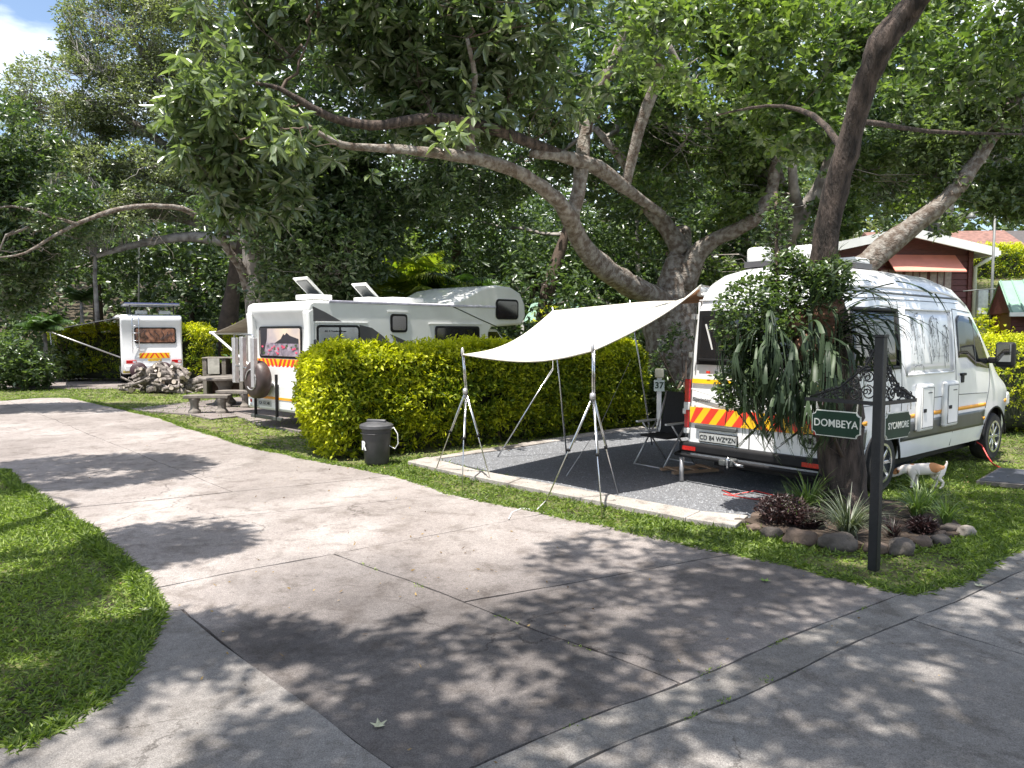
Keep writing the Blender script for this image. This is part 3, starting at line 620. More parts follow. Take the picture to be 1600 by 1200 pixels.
text('CD 84 WZ*ZN', .080, (-.036, .45, .598), (pi/2, 0, -pi/2), BLACK, pl, bold=.0002, sx=1.0)
text('Sprinter', .072, (-.012, .70, 1.06), (pi/2, R(-0), -pi/2), DGREY, van, bold=.001, sx=1.15)
nr = MB().lathe([(.001, -.006), (1, -.006), (1, .004), (.001, .004)], 28, (0, 0, 0), 'x').build('oval_sticker', BLACK, van); nr.location = (-.008, -.73, .70); nr.scale = (1, .12, .085)
nf = MB().lathe([(.001, -.004), (1, -.004), (1, .004), (.001, .004)], 28, (0, 0, 0), 'x').build('sticker_face', MATS['plate_white'], van); nf.location = (-.013, -.73, .70); nf.scale = (1, .105, .071)
text('NR', .085, (-.019, -.73, .698), (pi/2, 0, -pi/2), BLACK, van, bold=.004)
MB().box((-.008, .62, 1.41), (.012, .05, .03)).build('badge', RED, van); MB().box((-.02, .12, 1.12), (.03, .14, .07)).build('rear_door_handle', WHITE, van, bevel=.01)
for t in (-.93, .91):
    tl = MB().box((.035, -t, 1.0), (.10, .085, .62)).build('tail_light', REDL, van, bevel=.015)
    MB().box((.028, -t, .97), (.10, .088, .10)).build('reversing_lens', CLRL, tl, bevel=.008)
    MB().box((.03, -t, .655), (.10, .09, .07)).build('lower_lamp', WPLA, tl, bevel=.008)
bp_ = MB().box((-.0, 0, .455), (.20, 1.98, .13)).build('rear_bumper', BLACK, van, bevel=.035, seg=3)
for t in (-.82, .80): MB().box((-.105, -t, .45), (.012, .2, .05)).build('reflector', REDL, bp_)
MB().tube([(-.02, 1.02, .37), (-.11, 1.02, .36), (-.14, .8, .36), (-.14, -.8, .36), (-.11, -1.0, .36), (-.02, -1.0, .37)], .022, 10).build('tow_bar', BLACK, van, smooth=True)
hh = MB().box((-.24, .11, .38), (.12, .12, .09)).build('tow_hitch', DGREY, van, bevel=.02)
MB().lathe([(.001, .03), (.028, .01), (.028, -.02), (.015, -.04), (.015, -.1)], 14, (-.31, .11, .42)).build('tow_ball', CHROME, hh, smooth=True)
MB().box((-.27, .2, .37), (.07, .09, .07)).build('tow_socket', DGREY, hh, bevel=.015)
MB().tube([(-.28, .06, .40), (-.31, -.02, .37), (-.27, -.08, .36)], .016, 8).build('hitch_pin', CHROME, hh, smooth=True)
MB().tube([(-.1, .93, .32), (-.1, .93, .02)], .03, 10).build('corner_steady', ALU, van, smooth=True)
# roof boxes
for nm, c, d in (('roof_vent', (.5, .25, 2.82), (.24, .26, .24)), ('roof_air_conditioner', (1.05, -.1, 2.84), (.55, .34, .24)), ('roof_vent', (1.75, -.25, 2.78), (.42, .36, .14))):
    v_ = MB().box(c, d).build(nm, WPLA, van, bevel=.05, seg=3)
    MB().box((c[0], c[1], c[2]-d[2]/2+.03), (d[0]+.02, d[1]+.02, .07)).build('vent_base', GRAPH, v_)
# awning rail on the left flank
MB().box((1.9, .93, 2.42), (3.4, .10, .12)).build('awning_case', WPLA, van, bevel=.03)

# ------------------------------------------------------------------ motorhome with the over-cab bed
mh = empty('motorhome', (-3.78-1.175*math.cos(R(43)), 14.2+1.175*math.sin(R(43)), 0), R(47), label='white motorhome with over cab bulge and grey swooshes parked behind the clipped hedge', category='motorhome')
prof = [(.05, .32), (0, .45), (-.01, 1.0), (.04, 1.3), (.06, 2.12), (-.06, 2.32), (-.04, 2.46), (.06, 2.51), (3.5, 2.54), (3.9, 2.66), (4.5, 2.93), (5.0, 3.02), (5.5, 3.0), (5.85, 2.86), (6.02, 2.6), (6.04, 2.3), (5.9, 2.1), (4.85, 2.04), (4.75, 1.9), (4.75, .38), (4.3, .32)]
g = MB(); n_ = len(prof); W2 = 1.175
g.add([(s, -W2, z) for s, z in prof]+[(s, W2, z) for s, z in prof], [tuple(range(n_)), tuple(range(n_, 2*n_))[::-1]]+[(i, n_+i, n_+(i+1) % n_, (i+1) % n_) for i in range(n_)])
g.build('body', WHITE2, mh, bevel=.05, seg=3)
# rear pillars standing proud of the recessed rear wall
for t in (-1.08, 1.08): MB().add([(x, t+dy, z) for dy in (-.1, .1) for x, z in ((.08, .5), (-.05, .6), (-.05, 2.0), (-.075, 2.3), (.08, 2.4))], [(0, 1, 2, 3, 4), (9, 8, 7, 6, 5), (0, 5, 6, 1), (1, 6, 7, 2), (2, 7, 8, 3), (3, 8, 9, 4), (4, 9, 5, 0)]).build('corner_moulding', WHITE2, mh, bevel=.035, seg=3)
MB().box((-.035, 0, .62), (.12, 2.3, .56)).build('rear_bumper', WHITE2, mh, bevel=.07, seg=3)
MB().box((3.0, -W2-.001, 2.50), (5.2, .03, .05)).build('roof_rail', mat('lilac_rail', (.48, .47, .56), .4), mh, bevel=.01)
def mside(s0, s1, z0, z1, m, name, par=mh, th=.03, bev=.05, y=-W2):
    return MB().box(((s0+s1)/2, y, (z0+z1)/2), (s1-s0, th, z1-z0)).build(name, m, par, bevel=bev*0+min(bev, th*.45), seg=2)
def rwin(par, c, d, name, frame=BLACK, inner=GLASS, ax='y', rad=.07, out_=-1):
    """rounded window: dark frame with a pane standing in it, seen from outside"""
    def rr_(w_, h_, r_):
        pts = []
        for cx_, cz_, a0 in ((w_/2-r_, h_/2-r_, 0), (-w_/2+r_, h_/2-r_, 90), (-w_/2+r_, -h_/2+r_, 180), (w_/2-r_, -h_/2+r_, 270)):
            for k_ in range(5): a_ = R(a0+22.5*k_); pts.append((cx_+r_*math.cos(a_), cz_+r_*math.sin(a_)))
        return pts
    def sh(w_, h_, r_, y0, y1):
        p_ = rr_(w_, h_, r_); n2 = len(p_)
        f3 = (lambda u, v, y: (c[0]+u, c[1]+y, c[2]+v)) if ax == 'y' else (lambda u, v, y: (c[0]+y, c[1]+u, c[2]+v))
        return MB().add([f3(u, v, y0) for u, v in p_]+[f3(u, v, y1) for u, v in p_], [tuple(range(n2)), tuple(range(n2, 2*n2))[::-1]]+[(i, (i+1) % n2, n2+(i+1) % n2, n2+i) for i in range(n2)])
    w_, h_ = d; o = sh(w_, h_, rad, -.01, .022*out_).build(name, frame, par)
    sh(w_-.09, h_-.09, rad*.7, 0, .030*out_).build('pane', inner, o)
    return o
rwin(mh, (.60, -W2, 1.80), (.98, .50), 'side_window', inner=mat('reflecting_pane', (.25, .28, .30), .08, .3, 3, spec=.9))
MB().box((.62, -W2-.035, 1.8), (.03, .02, .46)).build('window_bar', BLACK, mh)
text('LE Sud Africa', .055, (.55, -W2-.034, 1.93), (pi/2, 0, 0), BLACK, mh, bold=.0015) if False else None
text('ALL A Travelers Dream', .05, (.52, -W2-.034, 1.93), (pi/2, 0, 0), BLACK, mh, bold=.001)
text('Explorer', .17, (.58, -W2-.034, 1.73), (pi/2, R(0), 0), BLACK, mh, bold=.003, sx=1.1)
rwin(mh, (2.08, -W2, 2.10), (.44, .38), 'side_window'); rwin(mh, (3.75, -W2, 1.80), (1.35, .50), 'side_window'); rwin(mh, (5.36, -W2, 2.46), (.78, .48), 'side_window', rad=.1)
for c_, l_ in ((2.06, .55), (.7, 1.2), (3.7, 1.6)): MB().box((c_, -W2-.01, 2.33 if l_ < 1 else 2.095), (l_, .03, .02)).build('drip_rail', WHITE2, mh)
def decal(pts, m, name='swoosh_decal'):
    n2 = len(pts); MB().add([(s, -W2-.004, z) for s, z in pts]+[(s, -W2+.01, z) for s, z in pts], [tuple(range(n2)), tuple(range(n2, 2*n2))[::-1]]+[(i, (i+1) % n2, n2+(i+1) % n2, n2+i) for i in range(n2)]).build(name, m, mh)
decal([(.04, 2.40), (.04, 2.12), (.68, 2.12), (.30, 2.30)], GRAPH)
decal([(1.1, 1.5), (1.1, 2.06), (1.4, 2.0), (1.65, 1.85), (1.95, 1.62), (2.05, 1.4)], GRAPH)
decal([(1.85, 1.88), (2.3, 1.72), (2.6, 1.55), (2.3, 1.55), (2.05, 1.7)], GRAPH)
decal([(.0, 1.45), (.0, 1.75), (.1, 1.78), (.1, 1.45)], GRAPH)
# slanting joint of the over cab part
MB().tube([(3.5, -W2-.004, 2.52), (4.5, -W2-.004, 2.2), (5.0, -W2-.004, 2.05)], .012, 6).build('body_joint', DGREY, mh)
# rear window with the painted sunset: dark peaks over a pale sky, water, pink lilies
rw = rwin(mh, (.05, .02, 1.71), (1.62, .64), 'rear_window', ax='x', rad=.08, inner=mat('sunset_sky_print', (.52, .46, .50), .3, .25, 1.2, c2=(.80, .62, .45)))
X0 = .017
def rpoly(pts, m, name, dx=0):
    n2 = len(pts); MB().add([(X0-dx, y, z) for y, z in pts]+[(X0-dx+.002, y, z) for y, z in pts], [tuple(range(n2)), tuple(range(n2, 2*n2))[::-1]]+[(i, (i+1) % n2, n2+(i+1) % n2, n2+i) for i in range(n2)]).build(name, m, rw)
rpoly([(.74, 1.44), (-.7, 1.44), (-.7, 1.70), (.74, 1.70)], mat('printed_water', (.16, .14, .20), .3, .5, 6, c2=(.42, .34, .40)), 'printed_water', .001)
rpoly([(.2, 1.69), (-.05, 1.78), (-.15, 1.88), (-.2, 1.85), (-.27, 1.90), (-.4, 1.84), (-.7, 1.78), (-.7, 1.69)], mat('printed_hill', (.025, .022, .03), .4), 'printed_hill', .003)
rpoly([(.76, 2.0), (.76, 1.45), (.64, 1.45), (.5, 1.78), (.48, 2.0)], MATS['printed_hill'], 'printed_tree', .003)
for i in range(26):
    y, z = rr.uniform(-.68, .7), rr.uniform(1.44, 1.66); a = rr.uniform(.02, .05)
    rpoly([(y-a, z), (y, z-a*.3), (y+a, z), (y+a*.6, z+a*.8), (y, z+a*.5), (y-a*.6, z+a*.8)], mat('printed_lily', (.62, .07, .14), .4, .3, 9) if i % 3 else mat('printed_lilypad', (.05, .09, .03), .4), 'printed_lily', .004+.0003*i)
chp = MB().box((.045, .02, 1.28), (.03, 2.04, .19)).build('chevron_board', YEL, mh)
for k in range(-6, 7):
    y = .02+k*.155; sg = 1 if k > 0 else -1
    vs = [(.026, y-.04-sg*.05, 1.187), (.026, y+.04-sg*.05, 1.187), (.026, y+.04+sg*.05, 1.373), (.026, y-.04+sg*.05, 1.373)]
    vs += [(x+.006, y_, z) for x, y_, z in vs]
    MB().add(vs, [(0, 1, 2, 3), (4, 7, 6, 5), (0, 4, 5, 1), (1, 5, 6, 2), (2, 6, 7, 3), (3, 7, 4, 0)]).build('chevron', RED, chp)
MB().box((-.098, 0, .60), (.012, 2.2, .05)).build('reflective_strip', ORNG, mh)
for t in (-.98, .98):
    tl = MB().tube([(-.09, t+.1*(1 if t < 0 else -1)*0, 1.05), (-.10, t-.05*(1 if t > 0 else -1), .85), (-.10, t-.22*(1 if t > 0 else -1), .76)], [.03, .05, .03], 10).build('tail_light', REDL, mh, smooth=True)
    for z in (.42, .5): MB().lathe([(.001, -.01), (.035, -.008), (.04, .01)], 16, (-.098, t, z), 'x').build('round_lamp', REDL if z > .45 else CLRL, mh, smooth=True)
pm = MB().box((-.1, .42, .48), (.016, .5, .12)).build('number_plate', MATS['plate_white'], mh); text('CA 152 340', .085, (-.1095, .42, .48), (pi/2, 0, -pi/2), BLACK, pm, bold=.001)
for y in (.72, -.12): MB().box((-.14, y, .62), (.05, .045, .92)).build('rack_post', BLACK, mh, bevel=.008)
MB().box((-.13, .3, .2), (.06, 1.2, .07)).build('tow_bar', DGREY, mh, bevel=.01)
for y, z0, z1, x in ((1.32, .86, 1.80, -.25), (.9, .9, 1.82, -.3), (.22, .82, 1.80, -.42)): MB().box((x, y, (z0+z1)/2), (.09, .13, z1-z0)).build('ramp_rail', ALU, mh, bevel=.01)
MB().tube([(-.25, 1.32, 1.80), (-.3, 1.25, 1.87), (-.3, .9, 1.87), (-.42, .28, 1.86), (-.42, .2, 1.8)], .018, 8).tube([(-.25, 1.3, 1.22), (-.3, .9, 1.2), (-.45, .2, 1.17)], .018, 8).build('rack_bar', CHROME, mh, smooth=True)
# covered round tyre hung on the back
tc_ = MB().lathe([(.001, -.14), (.30, -.14), (.37, -.09), (.385, 0), (.37, .09), (.30, .14), (.001, .14)], 26, (0, 0, 0), 'x').build('covered_spare_tyre', mat('brown_cover', (.055, .036, .032), .5, .25, 6, bump=.3, bsc=14), mh, smooth=True); tc_.location = (-.29, .33, .97)
for q in (0, 1.3, 2.4, 3.9): MB().tube([(-.15, math.cos(q+a)*.2, math.sin(q+a)*.2) for a in np.linspace(0, 1.6, 6)], .012, 6).build('cover_strap', ALU, tc_, smooth=True)
for s0, y0, t in ((.5, -.5, .42), (1.95, -.4, .34), (2.6, .2, .1)):   # opened roof hatches
    h_ = MB().box((s0, y0, 2.6), (.5, .55, .1)).build('roof_hatch', WPLA, mh, bevel=.02)
    if t > .2:
        MB().box((s0-.12, y0, 2.6+t*.5), (.5, .52, .03), (0, R(42), 0)).build('hatch_lid', WPLA, h_, bevel=.01)
        MB().box((s0-.135, y0, 2.585+t*.5), (.36, .38, .02), (0, R(42), 0)).build('lid_pane', DGREY, h_)
MB().box((2.9, -.2, 2.62), (.9, .6, .12)).build('roof_box', WPLA, mh, bevel=.03)
# cab below the bulge
cab = [(4.7, .4), (4.7, 2.0), (5.25, 2.0), (5.9, 1.42), (6.55, 1.18), (6.75, .9), (6.75, .4)]
g = MB(); n_ = len(cab); g.add([(s, -.95, z) for s, z in cab]+[(s, .95, z) for s, z in cab], [tuple(range(n_))[::-1], tuple(range(n_, 2*n_))]+[(i, (i+1) % n_, n_+(i+1) % n_, n_+i) for i in range(n_)]); g.build('cab', WHITE2, mh, bevel=.06, seg=3)
for y in (-.955, .955): MB().add([(4.85, y, 1.4), (5.75, y, 1.42), (5.25, y, 1.93), (4.85, y, 1.93)]+[(4.85, y*.99, 1.4), (5.75, y*.99, 1.42), (5.25, y*.99, 1.93), (4.85, y*.99, 1.93)], [(0, 1, 2, 3), (7, 6, 5, 4), (0, 4, 5, 1), (1, 5, 6, 2), (2, 6, 7, 3), (3, 7, 4, 0)]).build('cab_window', GLASS, mh)
for s in (1.5, 5.9):
    for sd_ in (-1, 1): wheel(mh, s, sd_*(.98 if s < 2 else .88), .34, .22, sd_)
# its canvas awning on the far flank
aw = empty('side_awning', mh.location, mh.rotation_euler.z, label='taupe canvas awning rolled out from the far side of the motorhome', category='awning')
g = MB(); vs = []
for i in range(9):
    for j in range(7):
        u = i/8; v = j/6; vs.append((.3+3.6*u, 1.2+2.3*v, 2.42-.52*v-.05*math.sin(pi*v)+.015*math.sin(9*u)))
g.add(vs, [(i*7+j, (i+1)*7+j, (i+1)*7+j+1, i*7+j+1) for i in range(8) for j in range(6)]); cv = g.build('canvas', mat('taupe_canvas', (.34, .30, .25), .9, .12, 5), aw, smooth=True); cv.modifiers.new('thickness', 'SOLIDIFY').thickness = .006
MB().tube([(.25, 3.52, 1.90), (3.95, 3.52, 1.90)], .035, 8).build('front_bar', WPLA, aw, smooth=True)
MB().tube([(.3, 3.5, 1.9), (.3, 1.18, .95)], .028, 6).build('arm', WPLA, aw, smooth=True); MB().tube([(3.9, 3.5, 1.9), (3.9, 1.2, .95)], .028, 6).build('arm', WPLA, aw, smooth=True)
MB().tube([(.3, 1.2, 2.40), (3.95, 1.2, 2.40)], .05, 8).build('roller', WPLA, aw, smooth=True)

# ------------------------------------------------------------------ distant motorhome
SX, SY = -12.59, 28.81; syaw = -30; sr = (math.cos(R(syaw)), -math.sin(R(syaw)))
sm = empty('motorhome', (SX-1.05*sr[0], SY-1.05*sr[1], 0), R(90-syaw), label='small white motorhome with brown tinted rear window and ladder, farthest away', category='motorhome')
prof = [(.05, .38), (-.02, .5), (-.02, 1.0), (.05, 1.35), (.05, 2.2), (-.02, 2.35), (.0, 2.5), (.12, 2.58), (5.2, 2.6), (5.4, 2.4), (5.4, .4)]
g = MB(); n_ = len(prof); W3 = 1.05
g.add([(s, -W3, z) for s, z in prof]+[(s, W3, z) for s, z in prof], [tuple(range(n_)), tuple(range(n_, 2*n_))[::-1]]+[(i, n_+i, n_+(i+1) % n_, (i+1) % n_) for i in range(n_)]); g.build('body', WHITE, sm, bevel=.06, seg=3)
MB().box((2.7, W3+.004, 1.4), (5.0, .012, 1.5)).build('side_panel', mat('side_reflection_tint', (.05, .06, .04), .15, .4, 3), sm)  # dark green reflection put into the colour of this side
rw2 = rwin(sm, (.05, -.12, 1.81), (1.42, .60), 'rear_window', ax='x', rad=.08, inner=mat('brown_print', (.10, .045, .03), .2, .5, 5, c2=(.33, .16, .10)))
for q in range(9): MB().tube([(.018, -.75+q*.15+.1*math.sin(a*3+q), 1.6+.05*q*.4+a*.3) for a in np.linspace(0, 1, 6)], .01, 4).build('printed_branch', MATS['printed_hill'], rw2)
chp = MB().box((-.028, -.07, 1.06), (.012, 1.02, .2)).build('chevron_board', YEL, sm)
for k in (-2.5, -1.5, -.5, .5, 1.5, 2.5):
    y = -.07+k*.17; sg = 1 if k > 0 else -1; vs = [(-.036, y-.03-sg*-.06, .963), (-.036, y+.03-sg*-.06, .963), (-.036, y+.03+sg*-.06, 1.157), (-.036, y-.03+sg*-.06, 1.157)]
    vs += [(x+.004, y_, z) for x, y_, z in vs]; MB().add(vs, [(0, 1, 2, 3), (4, 7, 6, 5), (0, 4, 5, 1), (1, 5, 6, 2), (2, 6, 7, 3), (3, 7, 4, 0)]).build('chevron', RED, chp)
MB().box((-.03, -.07, .90), (.012, .46, .09)).build('number_plate', mat('yellow_plate', (.6, .38, .03), .4), sm, bevel=.01)
for y in (.72, -.82):
    l_ = MB().box((-.03, y, .83), (.03, .34, .13)).build('tail_light', REDL, sm, bevel=.01); MB().box((-.048, y-.1, .83), (.01, .1, .08)).build('clear_lens', CLRL, l_)
MB().box((-.02, 0, .46), (.06, 2.0, .06)).build('yellow_trim', mat('dull_yellow', (.42, .34, .04), .5), sm); MB().box((-.06, 0, .60), (.12, 1.9, .22)).build('rear_bumper', WHITE, sm, bevel=.03)
ld = empty('ladder'); ld.parent = sm
for y in (.44, .66): MB().tube([(.1, y, 2.62), (-.08, y, 2.5), (-.06, y, 1.15)], .014, 6).build('rail', CHROME, ld, smooth=True)
for z in (1.35, 1.62, 1.9, 2.17, 2.42): MB().tube([(-.075, .44, z), (-.075, .66, z)], .012, 6).build('rung', CHROME, ld, smooth=True)
for t in (-.35, .5): MB().lathe([(.001, -.06), (.26, -.06), (.3, 0), (.26, .06), (.001, .06)], 18, (-.25, t, .52), 'x').build('bicycle_bag', mat('maroon_cover', (.05, .025, .03), .6), sm, smooth=True)
rk = empty('roof_rack'); rk.parent = sm
for x in (.3, 1.9):
    for y in (-.8, .7): MB().tube([(x, y, 2.6), (x, y, 2.98)], .03, 6).build('rack_post', DGREY, rk)
MB().box((1.1, -.05, 3.0), (2.2, 1.85, .06)).build('solar_panel', mat('solar_blue', (.10, .12, .26), .15, .2, 12), rk); MB().box((1.1, -.05, 2.965), (2.24, 1.89, .04)).build('panel_frame', ALU, rk)
for x, y in ((.5, -.5), (.5, .3)): MB().box((x, y, 2.68), (.4, .4, .14)).build('roof_vent', WPLA, sm, bevel=.03)
for s in (1.3, 4.6):
    for sd_ in (-1, 1): wheel(sm, s, sd_*.93, .33, .2, sd_)
aw2 = empty('side_awning', sm.location, sm.rotation_euler.z, label='thin dark awning stretched out on poles left of the small far motorhome', category='awning')
g = MB(); g.add([(.2, W3+.02, 2.48), (3.2, W3+.02, 2.48), (3.2, W3+2.3, 2.0), (.2, W3+2.3, 2.0)]+[(.2, W3+.02, 2.46), (3.2, W3+.02, 2.46), (3.2, W3+2.3, 1.98), (.2, W3+2.3, 1.98)], [(0, 1, 2, 3), (7, 6, 5, 4), (0, 4, 5, 1), (1, 5, 6, 2), (2, 6, 7, 3), (3, 7, 4, 0)]); g.build('canvas', mat('grey_canvas', (.22, .22, .22), .8), aw2)
MB().tube([(.15, W3+2.3, 1.99), (3.25, W3+2.3, 1.99)], .05, 8).build('front_bar', ALU, aw2, smooth=True); MB().tube([(.1, W3+.05, 2.5), (3.3, W3+.05, 2.5)], .07, 8).build('roller', WPLA, aw2, smooth=True)
MB().tube([(.18, W3+2.28, 1.97), (.18, W3+.02, 1.0)], .03, 6).build('arm', ALU, aw2, smooth=True); MB().tube([(3.2, W3+2.28, 1.97), (3.2, W3+2.2, 0)], .02, 6).build('pole', ALU, aw2, smooth=True)
# ------------------------------------------------------------------ tarpaulin, its stands and poles
T1, T2 = Vector((-.64, 9.72, 1.62)), Vector((.885, 8.27, 1.70))
def vpt(s, t, z): a = R(50.3); return Vector((2.826+s*math.sin(a)+t*math.cos(a), 8.823+s*math.cos(a)-t*math.sin(a), z))
V1, V2 = vpt(.25, -.93, 2.50), vpt(3.3, -1.0, 2.44); T3 = Vector((.60, 11.25, 2.22)); T4 = Vector((2.27, 12.6, 2.42))
tp = empty('tarpaulin', (0, 0, 0), label='cream tarpaulin stretched from the white camper van roof to two metal tripods', category='tarpaulin')
NU, NV = 26, 18; g = MB(); vs = []
def bez(a, b, c, u):   # quadratic through a, c with sag point b
    return a*(1-u)**2+b*2*u*(1-u)+c*u*u
for i in range(NU+1):
    u = i/NU
    near = bez(T2, Vector(P(1035, 500, 8.75)), V1, u)                      # edge over the second tripod up to the van
    far = T1.lerp(T3, u/.5) if u < .5 else T3.lerp(T4, (u-.5)/.3) if u < .8 else T4.lerp(V2, (u-.8)/.2)
    if u < .5: far = far-Vector((0, 0, .15*math.sin(pi*u/.5)))
    for j in range(NV+1):
        v = j/NV; p = near.lerp(far, v)
        p = p-Vector((0, 0, .10*math.sin(pi*v)*(1-.6*u)+.012*math.sin(9*v+4*u)*u+.010*math.sin(14*u+2*v)*math.sin(pi*v)))
        if u < .12: p = p+(Vector((.3, .25, 0))*(math.sin(pi*v)*(1-u/.12)*.35))
        vs.append(p)
g.add(vs, [(i*(NV+1)+j, i*(NV+1)+j+1, (i+1)*(NV+1)+j+1, (i+1)*(NV+1)+j) for i in range(NU) for j in range(NV)])
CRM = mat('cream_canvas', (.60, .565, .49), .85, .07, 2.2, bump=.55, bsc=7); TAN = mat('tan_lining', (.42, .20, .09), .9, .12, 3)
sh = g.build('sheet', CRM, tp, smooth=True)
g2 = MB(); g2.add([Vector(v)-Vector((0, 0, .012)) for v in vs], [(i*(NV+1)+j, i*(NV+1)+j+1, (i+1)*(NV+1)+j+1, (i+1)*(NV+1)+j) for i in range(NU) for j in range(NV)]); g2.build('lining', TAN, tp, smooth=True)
hem = [vs[j] for j in range(NV+1)]; MB().tube(hem, .012, 6).build('hem', CRM, tp, smooth=True)
hem = [vs[i*(NV+1)] for i in range(NU+1)]; MB().tube(hem, .012, 6).build('hem', CRM, tp, smooth=True)
for v_ in (6, 12):      # sewn seams, standing a little above the sheet
    MB().tube([Vector(vs[i*(NV+1)+v_])+Vector((0, 0, .003)) for i in range(NU+1)], .0045, 4).build('seam', CRM, tp, smooth=True)
def tripod(top, joint, feet, label):
    tr = empty('tripod_stand', (joint[0], joint[1], 0), label=label, category='tripod', group='metal tripods holding the tarpaulin')
    o = Vector((joint[0], joint[1], 0)); J = Vector(joint)
    MB().tube([Vector(top)-o+Vector((0, 0, .05)), J-o], .011, 8).tube([Vector(top)-o+Vector((.02, 0, 0)), J-o+Vector((.02, 0, .02))], .008, 8).build('mast', CHROME, tr, smooth=True, kind='stuff')
    MB().lathe([(.001, .04), (.03, .03), (.035, -.03), (.001, -.04)], 12, J-o).build('clamp', ALU, tr, smooth=True)
    MB().lathe([(.001, .09), (.014, .08), (.02, .03), (.016, -.02), (.001, -.03)], 12, Vector(top)-o).build('head', ALU, tr, smooth=True)
    for f in feet:
        F = Vector((f[0], f[1], 0))-o; M_ = (J-o).lerp(F, .5)
        lg = MB().tube([J-o, F], .0075, 8).build('leg', CHROME, tr, smooth=True)
        MB().tube([J-o+Vector((.012, .008, 0)), M_+Vector((.012, .008, 0))], .009, 8).build('upper_tube', CHROME, lg, smooth=True)
        MB().lathe([(.001, .02), (.02, .015), (.02, -.015), (.001, -.02)], 10, M_).build('leg_clamp', BLACK, lg, smooth=True)
tripod(T1, P(727, 611, 9.75), [G(681, 734), G(722, 765), G(767, 752)], 'left metal tripod propping the outer corner of the tarpaulin')
tripod(T2, P(926, 619, 8.25), [G(852, 786), G(941, 808), G(966, 774)], 'right metal tripod standing in front of the gravel kerb')
for top, ft, lb in ((T3, G(886, 718), 'thin metal pole under the middle of the far tarpaulin edge'), (T4+Vector((-.35, -.25, -.05)), G(1019, 696), 'thin metal pole nearest the camping chair')):
    tag(MB().tube([(top.x, top.y, top.z+.06), (ft[0], ft[1], 0)], .012, 8).build('awning_pole', CHROME, smooth=True), lb, 'pole', 'thin poles under the tarpaulin')
tag(MB().tube([Vector(P(864, 575, 11.4)), Vector((*G(777, 715), 0))], .011, 8).build('awning_pole', CHROME, smooth=True), 'slanting metal strut pegged on the left edge of the gravel', 'pole', 'thin poles under the tarpaulin')
tag(MB().tube([T3, Vector(P(864, 578, 11.35)), Vector(P(850, 600, 11.2))], .005, 6).build('guy_rope', WPLA, smooth=True), 'thin rope tied between tarpaulin edge and slanting strut', 'rope')
tag(MB().tube([Vector(P(985, 562, 12.3)), Vector(P(940, 660, 11.0)), Vector((*G(884, 745), 0))], .004, 6).build('guy_rope', ALU, smooth=True), 'thin guy rope slanting across the hedge to the gravel', 'rope')
pts = [(*G(852, 786), .02), (*G(838, 800), .02), (*G(815, 797), .02), (*G(800, 803), .018), (*G(795, 815), .03)]
tag(MB().tube(pts, .006, 6).build('cable', WPLA, smooth=True), 'pale cable loose on the verge at the foot of the tripods', 'cable')
# ------------------------------------------------------------------ camping chair, power pillar, bin
ch_ = empty('camping_chair', (2.15, 10.75, 0), R(38), label='folding camping chair with black fabric and grey metal frame behind the van', category='chair')
MB().box((.05, 0, .42), (.46, .5, .03)).build('seat', mat('black_fabric', (.015, .015, .017), .8, .2, 40), ch_, bevel=.01)
MB().box((.32, 0, .72), (.03, .48, .64), (0, R(14), 0)).build('backrest', MATS['black_fabric'], ch_, bevel=.012)
for y in (-.27, .27):
    MB().tube([(-.28, y, 0), (.2, y, .60)], .013, 8).build('leg', ALU, ch_, smooth=True); MB().tube([(.42, y, 0), (-.1, y, .60)], .013, 8).build('leg', ALU, ch_, smooth=True)
    MB().tube([(.2, y, .42), (.42, y, 1.04)], .013, 8).build('back_frame', ALU, ch_, smooth=True); MB().box((-.02, y, .62), (.42, .05, .03)).build('armrest', WPLA, ch_, bevel=.01)
for x in (-.28, .42): MB().tube([(x, -.27, .012), (x, .27, .012)], .012, 8).build('foot_bar', ALU, ch_, smooth=True)
fs_ = empty('folding_footstool', (2.45, 9.95, 0), R(20), label='low folded wooden footrest lying beside the van corner', category='footrest')
MB().box((0, 0, .05), (.7, .06, .03)).build('rail', mat('pale_wood', (.33, .22, .14), .7, .2, 4), fs_); MB().box((.0, .3, .05), (.7, .06, .03)).build('rail', MATS['pale_wood'], fs_)
for x in (-.25, 0, .25): MB().box((x, .15, .075), (.07, .36, .015)).build('slat', MATS['pale_wood'], fs_)
a_ = G(1036, 652); pp_ = empty('power_pillar', (2.86, 14.6, 0), R(-10), label='white power point post carrying the pitch number 37', category='power post')
MB().box((0, 0, .52), (.09, .09, 1.04)).build('post', WPLA, pp_, bevel=.01); MB().box((0, -.02, 1.12), (.17, .14, .17)).build('meter_box', mat('cream_plastic', (.6, .56, .42), .5), pp_, bevel=.02)
nb = MB().box((0, -.055, .88), (.20, .012, .22)).build('number_sign', mat('pale_green_board', (.55, .62, .57), .5), pp_); text('37', .17, (0, -.063, .88), (pi/2, 0, 0), mat('dark_green_paint', (.012, .035, .02), .4), nb, bold=.004)
x_, y_ = G(585, 727); bn = empty('dustbin', (x_, y_+.2, 0), R(-15), label='dark grey plastic dustbin with lid and white letter R beside the hedge end', category='dustbin')
PG = mat('dark_grey_plastic', (.05, .048, .05), .5, .2, 8)
MB().lathe([(.001, .0), (.165, .0), (.175, .02), (.215, .50), (.225, .505), (.225, .53), (.20, .53), (.16, .05), (.001, .04)], 30).build('bin_body', PG, bn, smooth='auto')
lid = MB().lathe([(.235, .515), (.245, .52), (.245, .56), (.225, .575), (.15, .60), (.001, .61)], 30).build('lid', mat('lid_plastic', (.075, .075, .08), .45, .2, 8), bn, smooth='auto')
MB().box((0, 0, .618), (.30, .05, .045)).build('lid_handle', MATS['lid_plastic'], lid, bevel=.015)
